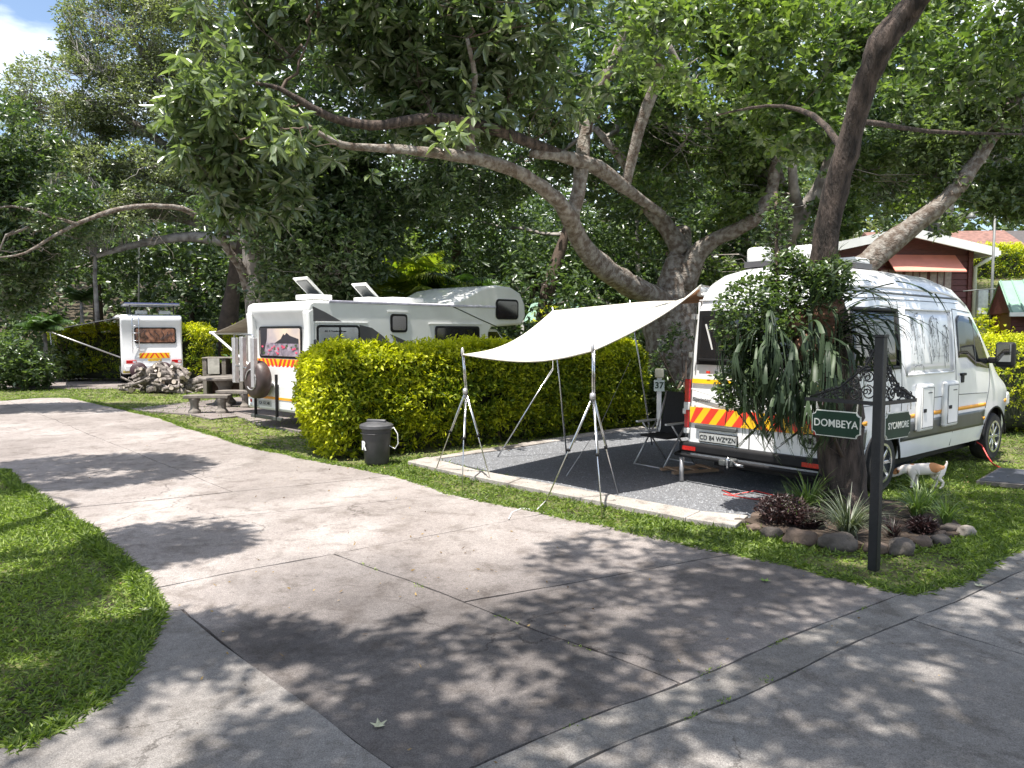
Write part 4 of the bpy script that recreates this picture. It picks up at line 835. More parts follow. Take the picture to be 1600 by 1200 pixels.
MB().lathe([(.225, .44), (.232, .445), (.225, .45)], 30).build('rim_band', PG, bn, smooth=True)
MB().tube([(.22, 0, .50), (.27, 0, .53), (.33, 0, .44), (.34, 0, .30), (.29, 0, .22), (.20, 0, .26)], .008, 6).build('rope_handle', WPLA, bn, smooth=True)
text('R', .17, (-.115, -.185, .27), (pi/2, 0, R(-32)), WPLA, bn, bold=.008)
x_, y_ = G(47, 606); b2 = empty('dustbin', (x_, y_, 0), label='small pale dustbin with dark lid at the far left edge of the lawn', category='dustbin')
MB().lathe([(.001, 0), (.25, 0), (.30, .55), (.26, .55), (.001, .5)], 20).build('bin_body', mat('grey_plastic', (.16, .16, .17), .5), b2, smooth='auto'); MB().lathe([(.33, .55), (.34, .60), (.2, .65), (.001, .66)], 20).build('lid', PG, b2, smooth='auto')
# ------------------------------------------------------------------ signpost
spx, spy = G(1365, 891)
sp = empty('signpost', (spx, spy, 0), label='black iron signpost with scrollwork brackets at the driveway corner', category='signpost')
MB().box((0, 0, .93), (.072, .072, 1.86), (0, 0, R(40))).build('post', IRON, sp, bevel=.006); MB().box((0, 0, 1.87), (.085, .085, .02), (0, 0, R(40))).build('cap', IRON, sp)
LD = Vector((-.39, .48, 0)).normalized(); RD = Vector((.48, .36, 0)).normalized()
def spiral(mb, c, d, r, turns=1.4, sgn=1, ph=0, th=.006):
    pts = []
    for i in range(22):
        a = ph+sgn*turns*2*pi*i/21; q = r*(1-.82*i/21); pts.append(c+d*(q*math.cos(a))+Vector((0, 0, q*math.sin(a))))
    mb.tube(pts, th, 5, caps=False)
for d, ln_ in ((LD, .62), (RD, .60)):
    MB().box(d*ln_/2+Vector((0, 0, 1.335)), (ln_, .022, .03), (0, 0, math.atan2(d.y, d.x))).build('arm', IRON, sp)
    MB().tube([Vector((0, 0, 1.80))+d*.03, Vector((0, 0, 1.62))+d*.12, Vector((0, 0, 1.45))+d*.32, Vector((0, 0, 1.355))+d*.58], .009, 6).build('brace', IRON, sp, smooth=True)
    sc_ = MB(); rr = random.Random(3)
    for cx_, cz_, r_ in ((.09, 1.42, .062), (.09, 1.54, .055), (.075, 1.66, .04), (.2, 1.41, .055), (.2, 1.51, .04), (.31, 1.40, .05), (.41, 1.385, .036), (.49, 1.375, .028), (.14, 1.60, .03), (.27, 1.46, .03), (.36, 1.42, .025), (.055, 1.73, .03)):
        c = d*cx_+Vector((0, 0, cz_)); spiral(sc_, c, d, r_, 1.5, 1, rr.random()*6); spiral(sc_, c+d*.02+Vector((0, 0, .012)), d, r_*.75, 1.2, -1, rr.random()*6, .005)
        for q in range(4):
            a = rr.random()*6.28; e = c+d*(r_*1.15*math.cos(a))+Vector((0, 0, r_*1.15*math.sin(a))); sc_.lathe([(.001, -.013), (.011, -.005), (.012, .005), (.001, .013)], 6, e)
    sc_.build('scrollwork', IRON, sp, kind='stuff')
    for q in (.17, .52): MB().tube([d*q+Vector((0, 0, 1.32)), d*q+Vector((0, 0, 1.26))], .005, 5).build('hook', CHROME, sp)
GRN = mat('dark_green_enamel', (.006, .030, .015), .5, .1, 10, spec=.3); CRW = mat('cream_paint', (.66, .66, .58), .45, .12, 12)
def sign(word, d, label, off=.345):
    c = Vector((spx, spy, 0))+d*off; o = empty('hanging_sign', (c.x, c.y, 1.145), math.atan2(d.y, d.x)+(pi if d.x < 0 else 0), label=label, category='sign', group='green name signs hanging from the signpost')
    def plate(w_, h_, r_, y0, y1):
        pts = []
        for sx_, sz_, a0 in ((1, 1, 270), (-1, 1, 0), (-1, -1, 90), (1, -1, 180)):
            q = [(sx_*w_/2+r_*math.cos(R(a0-k_*22.5)), sz_*h_/2+r_*math.sin(R(a0-k_*22.5))) for k_ in range(5)]
            pts += q
        n2 = len(pts)
        return MB().add([(x, y0, z) for x, z in pts]+[(x, y1, z) for x, z in pts], [tuple(range(n2)), tuple(range(n2, 2*n2))[::-1]]+[(i, (i+1) % n2, n2+(i+1) % n2, n2+i) for i in range(n2)])
    plate(.415, .215, .035, -.008, .008).build('border', CRW, o); plate(.40, .200, .033, -.012, .012).build('panel', GRN, o)
    text(word, .088 if len(word) < 8 else .077, (0, -.0135, 0), (pi/2, 0, 0), CRW, o, bold=.0008, depth=.0015, sx=.92 if len(word) < 8 else .86)
    for x in (-.17, .17): MB().tube([(x, 0, .16), (x, 0, .10)], .004, 5).build('chain', CHROME, o)
sign('DOMBEYA', LD, 'green DOMBEYA sign with cream border on the left bracket'); sign('SYCAMORE', RD, 'green SYCAMORE sign with cream border on the right bracket', .30)
# ------------------------------------------------------------------ lawn plate, hose, fallen leaves
c = [G(*p) for p in ((1525, 755), (1561, 734), (1640, 740), (1625, 764))]
fr = MB().prism(c, -.02, .03).build('drain_cover', CAST); tag(fr, 'flat black drain cover in a pale frame on the lawn', 'drain cover')
cm = Vector((sum(p[0] for p in c)/4, sum(p[1] for p in c)/4)); ci = [tuple(cm+(Vector(p)-cm)*.9) for p in c]; MB().prism(ci, .0, .036).build('panel', mat('slate_panel', (.05, .055, .07), .55, .2, 5), fr)
tag(MB().tube([vpt(4.55, .75, .35), vpt(4.5, .95, .25), vpt(4.45, 1.05, .1), vpt(4.35, 1.15, .02), vpt(3.8, 1.5, .02), vpt(3.2, 1.9, .02)], .010, 8).build('red_hose', mat('red_plastic', (.6, .05, .04), .4), smooth=True), 'thin red hose hanging out near the front wheel of the camper van', 'hose')
tag(MB().tube([(*G(1128, 768), .02), (*G(1145, 776), .02), (*G(1180, 770), .025), (*G(1215, 778), .02), (*G(1180, 783), .02), (*G(1130, 775), .02)], .006, 6).build('red_cable', MATS['red_plastic'], smooth=True), 'faded red cord coiled on the gravel behind the van', 'cord')
for i, (px, py, lb) in enumerate(((592, 1140, 'pale star shaped fallen leaf on the dark stained concrete'), (1195, 912, 'green fallen leaf on the shaded slab below the signpost'), (228, 958, 'yellowish fallen leaf where the lawn meets the walkway slab'), (1530, 920, 'small brown fallen leaf on the right hand road'))):
    x, y = G(px, py); pts = [(.045*(1 if k % 2 else .45)*math.cos(k*pi/5), .045*(1 if k % 2 else .45)*math.sin(k*pi/5), .012*(k % 2)) for k in range(10)]
    g = MB(); g.add([(0, 0, .004)]+pts, [(0, k+1, (k+1) % 10+1) for k in range(10)]); o = g.build('fallen_leaf', mat('fallen_leaf_a', (.42, .42, .28), .6) if i != 1 else mat('fallen_leaf_b', (.14, .22, .04), .6)); o.location = (x, y, .024); o.rotation_euler.z = i*1.3; tag(o, lb, 'leaf', 'leaves fallen on the concrete')
# tufts growing in the joints
n = 900; tt = rng.random(n); ch2 = rng.integers(0, 3, n); a0 = np.array([G(1407, 930), G(1057, 1072), G(1235, 1052)]); a1 = np.array([G(800, 1177), G(520, 867), G(965, 1175)])
kk = pn(np.stack([tt*40+ch2*9, tt*0, tt*0], 1), 1.0, 2) > .45; pp = (a0[ch2]+(a1-a0)[ch2]*tt[:, None])[kk]; n = len(pp); pp = np.concatenate([pp+rng.normal(0, .008, (n, 2)), np.full((n, 1), .012)], 1)
leaves('joint_weeds', pp, np.stack([rng.normal(0, 1, n), rng.normal(0, 1, n), rng.uniform(.2, 1, n)], 1), rng.uniform(.012, .035, n), .008, LF_GRASS, label='tiny weeds growing in the driveway joints', category='weeds', kind='stuff')
# ------------------------------------------------------------------ stones round the bed
def rock(name, c, d, m, seed, rz, **k):
    b = bmesh.new(); bmesh.ops.create_icosphere(b, subdivisions=3, radius=.5)
    from mathutils import noise
    for v in b.verts:
        p = v.co.copy(); q = 1+.34*noise.noise(p*2.4+Vector((seed*3.1, 0, 0)))+.10*noise.noise(p*6+Vector((seed, 0, 0)))
        v.co = Vector((math.copysign(abs(p.x*2)**.8/2, p.x)*d[0], math.copysign(abs(p.y*2)**.8/2, p.y)*d[1], math.copysign(abs(p.z*2)**.75/2, p.z)*d[2]))*q
    for f in b.faces: f.smooth = True
    me = bpy.data.meshes.new(name); b.to_mesh(me); b.free(); me.materials.append(m)
    return share(name, me, None, c, (0, 0, rz), **k)
STN = [mat('grey_stone', (.10, .083, .07), .85, .3, 6, bump=.6, bsc=30), mat('brown_stone', (.115, .082, .062), .85, .3, 5, bump=.6, bsc=26), mat('pale_stone', (.24, .21, .18), .85, .25, 6, bump=.5, bsc=30)]
stones = [(1158, 818, 20, 'dark low stone where the bed edging meets the gravel kerb'), (1180, 829, 24, 'small round stone second from the left in the bed edging'), (1209, 838, 36, 'rounded pale stone third from the left in the bed edging'), (1253, 848, 54, 'squarish brown boulder left of the signpost'),
          (1315, 857, 60, 'long low brown boulder just left of the signpost base'), (1372, 862, 34, 'flat stone directly behind the signpost'), (1412, 863, 46, 'wide flat stone just right of the signpost'), (1441, 852, 34, 'upright rounded stone right of the signpost under the leaves'),
          (1472, 850, 30, 'tilted stone among yellow green grass right of the signpost'), (1470, 838, 22, 'tiny stone tucked behind the tilted stone'), (1488, 832, 30, 'pale angular stone near the right end of the bed'), (1515, 836, 30, 'last small pale stone at the right end of the bed'), (1188, 812, 28, 'flat stone inside the left end of the bed near the gravel')]
for i, (px, py, wd, lb) in enumerate(stones):
    x, y = G(px, py); d = wd/FPX*math.hypot(x, y)*.86
    rock('edging_stone', (x, y+.04, d*.13), (d*1.05, d*.62, d*.56), STN[(i*2+1) % 3 if i > 8 else i % 2], i, rr.uniform(-.3, .3), label=lb, category='stone', group='stones edging the flower bed')
# ------------------------------------------------------------------ bed plants
def strapclump(name, px, py, n, L0, m, label, cat='plant', wd=.016, up=.9, z=.03, spread=.05, parts=24):
    x, y = G(px, py); e = empty(name, (x, y, z), label=label, category=cat)
    segs = 5; V = []; F = []; rn = []
    for i in range(n):
        a = rng.uniform(0, 6.28); L_ = L0*rng.uniform(.55, 1.1); dr = rng.uniform(.25, 1.0); b0 = np.array([math.cos(a), math.sin(a), 0])*rng.uniform(0, spread); sdv = np.array([-math.sin(a), math.cos(a), 0]); p = b0.copy(); th = R(88)-dr*R(30); k0 = len(V)
        for s_ in range(segs+1):
            w_ = wd*(1-.9*(s_/segs)**2)*.5; V += [p-sdv*w_, p+sdv*w_]
            p = p+np.array([math.cos(a)*math.cos(th), math.sin(a)*math.cos(th), math.sin(th)])*L_/segs; th -= dr*R(28)*up
            if p[2] < 0: p[2] = 0
        for s_ in range(segs): F += [k0+2*s_, k0+2*s_+1, k0+2*s_+3, k0+2*s_+2]; rn.append(rng.random() if s_ == 0 else rn[-1])
    npmesh('blades', np.array(V), np.array(F), 4, m, e, np.array(rn), kind='stuff'); return e
strapclump('strap_leaf_clump', 1262, 803, 110, .52, LF_STRAP, 'tall green strap leaved clump behind the purple shrub left of the trunk', wd=.02)
strapclump('strap_leaf_clump', 1292, 795, 60, .45, LF_STRAP, 'narrow green clump against the left foot of the trunk', wd=.018)
strapclump('silvery_grass_clump', 1325, 842, 210, .50, LF_SILV, 'large silvery arching grass clump in front of the trunk', wd=.012, spread=.07)
strapclump('strap_leaf_clump', 1432, 812, 120, .44, LF_STRAP, 'sunlit green arching clump right of the signpost', wd=.017)
strapclump('strap_leaf_clump', 1478, 822, 60, .36, LF_STRAP, 'small bright clump at the right end of the flower bed', wd=.015)
strapclump('black_grass_tuft', 1395, 842, 70, .22, LF_PURP, 'short blackish purple tuft just right of the signpost', wd=.010)
strapclump('strap_leaf_clump', 1240, 815, 70, .40, LF_STRAP, 'loose green clump between the purple shrub and the silvery grass', wd=.016)
strapclump('strap_leaf_clump', 1450, 800, 70, .46, LF_STRAP, 'taller green clump at the back right of the flower bed', wd=.016)
strapclump('strap_leaf_clump', 498, 690, 26, .34, LF_PALM, 'pale broad leaved sprout at the foot of the hedge end', wd=.05)
for (px, py, r_, lb) in ((1222, 820, .25, 'dark purple leaved low shrub at the left of the flower bed'), (1262, 826, .15, 'small dark purple shrub between stones and silvery grass'), (1440, 835, .11, 'low purple leaved plant right of the signpost')):
    x, y = G(px, py); e = empty('purple_shrub', (x, y, .03), label=lb, category='shrub'); C = inblobs([(0, 0, r_*.45, r_, r_*.8, r_*.6)], 420, .4, -2); B0, D0 = clusters(C, 5, .02)
    leaves('foliage', B0, D0+np.array([0, 0, .5]), rng.uniform(.03, .06, len(B0)), .016, LF_PURP, e, kind='stuff')
    MB().tube([(0, 0, -.03), (.02, 0, r_*.5)], .015, 6).tube([(0, 0, 0), (r_*.5, .05, r_*.6)], .008, 5).tube([(0, 0, 0), (-r_*.5, .0, r_*.6)], .008, 5).build('stem', BARKB, e, kind='stuff')
# ------------------------------------------------------------------ dog
dx, dy = G(1441, 762)
dog = empty('dog', (dx, dy, 0), R(168), label='small white dog with tan patches sniffing the grass beside the rear wheel', category='dog')
FUR = bpy.data.materials.new('white_tan_fur'); FUR.use_nodes = True; t = FUR.node_tree; bs = t.nodes['Principled BSDF']; bs.inputs['Roughness'].default_value = .85
tcn = NN(t, 'ShaderNodeTexCoord'); prev = None
for (c, r_) in (((-.155, 0, .27), .085), ((.12, .0, .245), .052), ((.315, 0, .19), .05), ((-.12, .05, .27), .07)):
    vd = NN(t, 'ShaderNodeVectorMath', operation='DISTANCE'); vd.inputs[1].default_value = c; t.links.new(tcn.outputs['Object'], vd.inputs[0])
    ls = NN(t, 'ShaderNodeMath', operation='LESS_THAN'); ls.inputs[1].default_value = r_; t.links.new(vd.outputs['Value'], ls.inputs[0])
    if prev is None: prev = ls.outputs[0]
    else:
        mm = NN(t, 'ShaderNodeMath', operation='MAXIMUM'); t.links.new(prev, mm.inputs[0]); t.links.new(ls.outputs[0], mm.inputs[1]); prev = mm.outputs[0]
mxn = NN(t, 'ShaderNodeMixRGB'); mxn.inputs[1].default_value = (.74, .68, .62, 1); mxn.inputs[2].default_value = (.52, .24, .10, 1); t.links.new(prev, mxn.inputs[0]); t.links.new(mxn.outputs[0], bs.inputs['Base Color'])
verts = [(-.05, 0, .235), (-.17, 0, .245), (-.225, 0, .235), (.06, 0, .225), (.14, 0, .228), (.20, 0, .225), (.255, 0, .205), (.29, 0, .185), (.335, 0, .150), (.365, 0, .128),  # spine 0..9 (muzzle)
         (-.25, 0, .27), (-.265, 0, .31), (-.26, 0, .34)]
rad = [.078, .082, .06, .078, .082, .062, .050, .056, .036, .022, .018, .013, .009]
edges = [(0, 1), (1, 2), (0, 3), (3, 4), (4, 5), (5, 6), (6, 7), (7, 8), (8, 9), (2, 10), (10, 11), (11, 12)]
def leg(root, pts, rs):
    last = root
    for p, r_ in zip(pts, rs): verts.append(p); rad.append(r_); edges.append((last, len(verts)-1)); last = len(verts)-1
for y, k in ((.05, .0), (-.05, .035)):
    leg(1, [(-.18+k, y, .18), (-.155+k, y*1.1, .135), (-.215+k, y*1.1, .085), (-.20+k, y*1.1, .02), (-.165+k, y*1.1, .012)], [.05, .032, .019, .017, .018])
    leg(4, [(.135-k*2, y, .17), (.125-k*2, y, .11), (.135-k*2, y, .06), (.13-k*2, y, .018), (.155-k*2, y, .012)], [.042, .026, .019, .018, .018])
me = bpy.data.meshes.new('body'); me.from_pydata(verts, edges, []); me.materials.append(FUR); bd = bpy.data.objects.new('body', me); COL.objects.link(bd); bd.parent = dog
bpy.context.view_layer.objects.active = bd; sk = bd.modifiers.new('skin', 'SKIN'); sk.use_smooth_shade = True
for i, v in enumerate(me.skin_vertices[0].data): v.radius = (rad[i], rad[i]); v.use_root = (i == 0)
ss = bd.modifiers.new('sub', 'SUBSURF'); ss.levels = 2; ss.render_levels = 2
for y in (-.04, .04):
    MB().add([(.275, y*.7, .225), (.31, y, .215), (.285, y*1.9, .20), (.30, y*1.7, .165), (.27, y*1.1, .20)], [(0, 1, 2), (1, 3, 2), (0, 2, 4), (2, 3, 4), (0, 4, 1), (1, 4, 3)]).build('ear', mat('tan_fur', (.42, .19, .08), .85), dog, smooth=True)
    MB().lathe([(.001, -.006), (.007, 0), (.001, .006)], 8, (.322, y*.75, .175)).build('eye', BLACK, dog, smooth=True)
MB().lathe([(.001, -.01), (.011, 0), (.001, .01)], 10, (.385, 0, .118)).build('nose', BLACK, dog, smooth=True)
# ------------------------------------------------------------------ hedges
def hedge(x, y, L_, W_, H, yaw, nleaf, label, m=LF_GOLD, ll=.055, side_only=False, z0=0, group='clipped golden hedges', seed=0, rag=.06):
    """box hedge with rounded shoulders; x,y = middle of its front base line start, runs along +X of its own frame, depth +Y"""
    h = empty('clipped_hedge', (x, y, z0), R(yaw), label=label, category='hedge', group=group)
    core = MB().box((L_/2, W_/2, H*.47), (L_-.55, W_-.5, H*.84)).build('inner_twigs', mat('hedge_twigs', (.02, .024, .010), .95, .4, 20), h, bevel=.2, seg=3)
    n = nleaf; A = np.array([L_*H, W_*H, W_*H, L_*W_, L_*H*.25]); f_ = rng.choice(5, n, p=A/A.sum()); u = rng.random(n); v = rng.random(n); p = np.zeros((n, 3)); o = np.zeros((n, 3))
    for k_, (fn, on) in enumerate(((lambda u, v: (u*L_, v*0, v*H), (0, -1, 0)), (lambda u, v: (u*0, u*W_, v*H), (-1, 0, 0)), (lambda u, v: (u*0+L_, u*W_, v*H), (1, 0, 0)), (lambda u, v: (u*L_, v*W_, v*0+H), (0, 0, 1)), (lambda u, v: (u*L_, v*0+W_, v*H), (0, 1, 0)))):
        s_ = f_ == k_; q = fn(u[s_], v[s_]); p[s_] = np.stack(q, 1); o[s_] = on
    # rounding of the corners, lumps
    c = np.array([L_/2, W_/2, H*.5]); hd = np.array([L_/2, W_/2, H*.5]); q = (p-c)/hd; e = np.clip((np.abs(q)-.0), 0, 1)
    rr_ = np.stack([np.clip(1-(L_/2-np.abs(p[:, 0]-c[0]))/.42, 0, 1), np.clip(1-(W_/2-np.abs(p[:, 1]-c[1]))/.42, 0, 1), np.where(p[:, 2] > H*.5, np.clip(1-(H-p[:, 2])/.35, 0, 1), 0)], 1)
    ln_ = np.linalg.norm(rr_, axis=1); mxx = rr_.max(1); pull = (ln_-mxx)*.30
    sg = np.sign(p-c); p = p-sg*rr_*pull[:, None]*.9
    taper = np.clip((.45-p[:, 2]/H)/.45, 0, 1)*.22; p[:, 1] += np.where(o[:, 1] < 0, taper, 0); p[:, 0] += np.where(o[:, 0] < 0, taper*1.1, 0)
    lump = .10*pn(p+np.array([x, y, 0]), 2.2, seed)+.05*pn(p, 7.5, seed+2)
    p = p+o*lump[:, None]-o*(rng.random(n)**2*.2)[:, None]
    lowgap = (p[:, 2]/H < .16+.10*pn(p, 3.0, seed+9)) & (rng.random(n) < .75); p, o = p[~lowgap], o[~lowgap]
    K = 6; m0 = len(p)//K; p, o = p[:m0], o[:m0]         # every sprig carries K leaves in pairs along a short shoot
    keep_ = (pn(p, 5.5, seed+3)+.5*pn(p, 12, seed+4) > -.85); p, o = p[keep_], o[keep_]; m0 = len(p)
    ax = nrm(o*.9+rng.normal(0, .45, (m0, 3))+np.array([0, 0, .35])); ls = ll*rng.uniform(1.2, 2.6, m0)
    q = np.tile(np.arange(K), m0); A_ = np.repeat(ax, K, 0); Pb = np.repeat(p, K, 0)+A_*(np.repeat(ls, K)*(q/(K-1.)-.35))[:, None]
    sv_ = nrm(np.cross(A_, np.repeat(rng.normal(0, 1, (m0, 3)), K, 0))); d = nrm(A_*.55+sv_*np.where(q % 2, 1, -1)[:, None]+rng.normal(0, .25, (m0*K, 3))+np.array([0, 0, .15])); n = m0*K
    growth_light = np.clip((Pb[:, 2]/H-.5)*1.3, 0, 1)*.5+np.where(np.repeat(o[:, 0], K) < 0, .25, 0)-np.where(np.repeat(o[:, 1], K) < 0, .10*np.clip(Pb[:, 0]/2-.3, 0, 1), 0)  # golden growth at top; sunlit end and shaded front put into leaf colour
    r_ = np.clip(growth_light+np.repeat(rng.normal(.12, .2, m0), K)+.06*q+rng.normal(0, .06, n)+.18*pn(Pb, 3.1, seed+5), 0, 1)
    leaves('foliage', Pb, d, ll*rng.uniform(.6, 1.35, n), ll*.5*rng.uniform(.8, 1.2, n), m, h, curve=.15, flat=.9, rnd=r_, kind='stuff')
    # stray shoots above the top
    k_ = max(4, int(L_*5)); sx_ = rng.uniform(.2, L_-.2, k_); sy_ = rng.uniform(.1, W_*.9, k_); C = []
    tw = MB()
    for i in range(k_):
        hh_ = rng.uniform(.05, .24); tw.tube([(sx_[i], sy_[i], H-.1), (sx_[i]+rng.normal(0, .04), sy_[i], H+hh_)], .003, 4)
        for t_ in np.linspace(0, 1, int(4+hh_*40)): C.append((sx_[i], sy_[i], H+hh_*t_))
    tw.build('shoot_stems', MATS['hedge_twigs'], h, kind='stuff'); C = np.array(C); leaves('shoots', C+rng.normal(0, .01, C.shape), rng.normal(0, 1, C.shape)+np.array([0, 0, .6]), ll*1.1, ll*.5, m, h, rnd=rng.uniform(.6, 1, len(C)), kind='stuff')
    st_ = MB()
    for i in range(int(L_*2.2)): a = rng.uniform(.3, L_-.3); st_.tube([(a, W_*.4+rng.normal(0, .15), -.02), (a+rng.normal(0, .1), W_*.45, H*.5)], .02, 5)
    st_.build('stems', BARKB, h, kind='stuff'); return h
hx, hy = G(520, 722)
hedge(-2.72, 11.05, 6.9, 1.35, 1.66, 90-53, 118000, 'long clipped golden green hedge between the two pitches behind the dustbin', seed=1, ll=.075)
hedge(8.35, 13.6, 7, 1.6, 1.82, 12, 26000, 'bright yellow green hedge in front of the camper van nose', seed=2, ll=.06)
hedge(-18.4, 29.6, 6.4, 1.6, 2.15, -6, 16000, 'broad golden topped hedge left of the far motorhome', seed=3, ll=.10)
hedge(-12.0, 31.0, 5.2, 1.5, 2.1, -4, 12000, 'shaded hedge right of the far motorhome', seed=4, ll=.10)
hedge(14.5, 27.5, 14, 1.8, 1.5, 6, 20000, 'golden hedge along the top of the grassy slope', seed=6, ll=.11, z0=3.6)
hedge(8.6, 18.2, 2.6, 1.2, 1.5, 20, 7000, 'small golden shrub hedge between cabin and green roofed hut', seed=7, ll=.08, z0=.4)
# ------------------------------------------------------------------ trees
def limb(tree, pts, rad, m, n=10, name='limb', wob=.10, sub=3, seed=0, jit=.03):
    """smooth a polyline and hang it in the tree"""
    pts = [Vector(p) for p in pts]; o = Vector(tree.location); q = []; rq = []; r2 = random.Random(seed+len(pts))
    for i in range(len(pts)-1):
        p0 = pts[max(i-1, 0)]; p1 = pts[i]; p2 = pts[i+1]; p3 = pts[min(i+2, len(pts)-1)]
        for k in range(sub):
            t = k/sub; c = .5*((2*p1)+(p2-p0)*t+(2*p0-5*p1+4*p2-p3)*t*t+(3*p1-p0-3*p2+p3)*t**3); rd = rad[i]+(rad[i+1]-rad[i])*t
            q.append(c-o+Vector((r2.uniform(-1, 1), r2.uniform(-1, 1), r2.uniform(-1, 1)))*rd*jit*3); rq.append(rd*(1+r2.uniform(-.08, .08)))
    q.append(pts[-1]-o); rq.append(rad[-1])
    MB().tube(q, rq, n, wob=wob*.5, seed=seed).build(name, m, tree, smooth=True, fixn=False)
    return [a+o for a in q]
def twigs(tree, limbs, targets, m, r0=.03, name='branches', k=5, reach=3.2):
    """boughs from the limbs to a few anchors, then thin twigs from the boughs to the leaf clusters; one joined mesh"""
    o = np.array(tree.location); Lp = np.array([list(p) for l in limbs for p in l]); Vv = []; Ff = []
    targets = np.array(targets)
    def bough(a, T_, r_, kk):
        ln = np.linalg.norm(T_-a); mid = (a+T_)/2+np.array([0, 0, -.06*ln])+rng.normal(0, .09, 3)*ln; pts = [(1-t)**2*a+2*t*(1-t)*mid+t*t*T_ for t in np.linspace(0, 1, kk)]; b0 = len(Vv)
        d = T_-a; d = d/(ln+1e-6); s1 = np.cross(d, [0, .3, 1]); s1 /= np.linalg.norm(s1)+1e-6; s2 = np.cross(d, s1); ps = []
        for i, p in enumerate(pts):
            rw_ = r_*(1-.7*i/(kk-1)); p = p+(rng.normal(0, .035, 3)*ln if 0 < i < kk-1 else 0); ps.append(p)
            for q in (0, 2.09, 4.19): Vv.append(p-o+(s1*math.cos(q)+s2*math.sin(q))*rw_)
        for i in range(kk-1):
            for q in range(3): Ff.extend([b0+i*3+q, b0+i*3+(q+1) % 3, b0+(i+1)*3+(q+1) % 3, b0+(i+1)*3+q])
        return ps
    def near(pool, T_):
        w_ = np.linalg.norm(pool-T_, axis=1)+np.where(pool[:, 2] > T_[2]+.1, .6, 0); j = np.argmin(w_*rng.uniform(.8, 1.2, len(w_))); return pool[j], np.linalg.norm(pool[j]-T_)
    dist = np.array([np.min(np.linalg.norm(Lp-t, axis=1)) for t in targets]); targets = targets[dist < reach*1.6]
    if not len(targets): targets = Lp[-1:]+.3
    na = max(3, int(len(targets)**.5*1.3)); pool = [Lp]
    anc = targets[rng.choice(len(targets), min(na, len(targets)), replace=False)]; anc = anc[np.argsort([np.min(np.linalg.norm(Lp-t, axis=1)) for t in anc])]
    for T_ in anc:
        a, d_ = near(np.concatenate(pool), T_); T2_ = a+(T_-a)*.85; ps = bough(a, T2_, r0*min(1.6, .5+.4*d_), 7); pool.append(np.array(ps)[2:])
    Lq = np.concatenate(pool)
    for T_ in targets:
        a, d_ = near(Lq, T_)
        if d_ < reach: bough(a, T_, r0*.28*min(1.5, .6+.4*d_), k)
    return npmesh(name, np.array(Vv), np.array(Ff), 4, m, tree, smooth=True, kind='stuff')
def crown(tree, blobs, ncl, k, Ln, Wd, m, name='crown', sc=1.2, thr=-.25, shell=.45, droop=.2, spread=.05, hi=False, seed=0, flat=.6, rng_=None, curve=.22, rb=None):
    C = inblobs(blobs, ncl, shell, thr, sc, seed); B0, D0 = clusters(C, k, spread, None, droop); n = len(B0)
    r_ = np.clip(.45+.25*pn(B0, 1.3, seed+4)+rng.normal(0, .24, n), 0, 1) if rb is None else np.clip(rb+rng.normal(0, .2, n), 0, 1)
    leaves(name, B0-np.array(tree.location), D0, Ln*rng.uniform(.5, 1.25, n), Wd*rng.uniform(.7, 1.2, n), m, tree, hi=hi, curve=curve, flat=flat*1.5, rnd=r_, kind='stuff'); return C
# 1. the leaning tree of the flower bed
tx, ty = G(1325, 800); ty += .15
T_ = empty('leaning_tree', (tx, ty, 0), label='dark leaning tree in the flower bed carrying a staghorn fern', category='tree')
l0 = limb(T_, [(tx, ty, -.1), (tx-.02, ty, .25), (tx-.04, ty, .9), Vector(P(1318, 640, ty)), Vector(P(1300, 520, ty-.05)), Vector(P(1286, 440, ty-.15)), Vector(P(1298, 330, ty-.3)), Vector(P(1330, 210, ty-.5)), Vector(P(1362, 105, ty-.7)), Vector(P(1385, 60, ty-.8)), Vector(P(1430, 0, ty-.95)), Vector(P(1490, -110, ty-1.3))], [.27, .235, .21, .20, .18, .14, .115, .105, .115, .135, .10, .09], BARKD, 18, 'trunk', .16, 4, 3)
MB().lathe([(.34, -.1), (.27, .05), (.22, .22)], 16, (0, 0, 0)).build('root_flare', BARKD, T_, smooth=True)
l1 = limb(T_, [l0[-8], Vector((4.4, 6.2, 5.9)), Vector((4.8, 4.6, 7.5)), Vector((5.2, 2.5, 8.5))], [.1, .08, .05, .02], BARKD, 8, seed=5)
l2 = limb(T_, [l0[-3], Vector((3.4, 5.2, 6.3)), Vector((2.2, 3.6, 7.6)), Vector((.8, 2.2, 8.3))], [.1, .07, .05, .02], BARKD, 8, seed=6)
l3 = limb(T_, [l0[28], Vector(P(1345, 190, 7.8)), Vector(P(1450, 205, 8.3)), Vector(P(1600, 210, 8.8))], [.05, .035, .025, .012], BARKD, 6, seed=7)
l4 = limb(T_, [l0[27], Vector(P(1270, 180, 8.2)), Vector(P(1200, 165, 8.8)), Vector(P(1120, 180, 9.4))], [.04, .03, .02, .01], BARKD, 6, seed=8)
MB().box(l0[20]-Vector(T_.location)+Vector((-.17, -.03, .05)), (.16, .14, .12), (0, .5, .4)).build('branch_stub', BARKD, T_, bevel=.04, seg=3)
# foliage in the frame, close under the top edge
crown(T_, [(*P(1190, 90, 9.8), 1.3, .9, .85), (*P(1080, 60, 9.6), 1.0, .8, .7), (*P(1250, 200, 9.6), .6, .6, .4)], 700, 7, .13, .075, LF_MID, 'crown', 2.6, -.15, .2, seed=21)
c2 = crown(T_, [(*P(1500, 60, 8.8), 1.2, .9, .7), (*P(1420, 30, 8.2), .7, .6, .5)], 420, 7, .12, .07, LF_MID, 'crown', 2.6, -.1, .2, seed=22)
twigs(T_, [l3, l4], c2[:60], BARKD, .012)
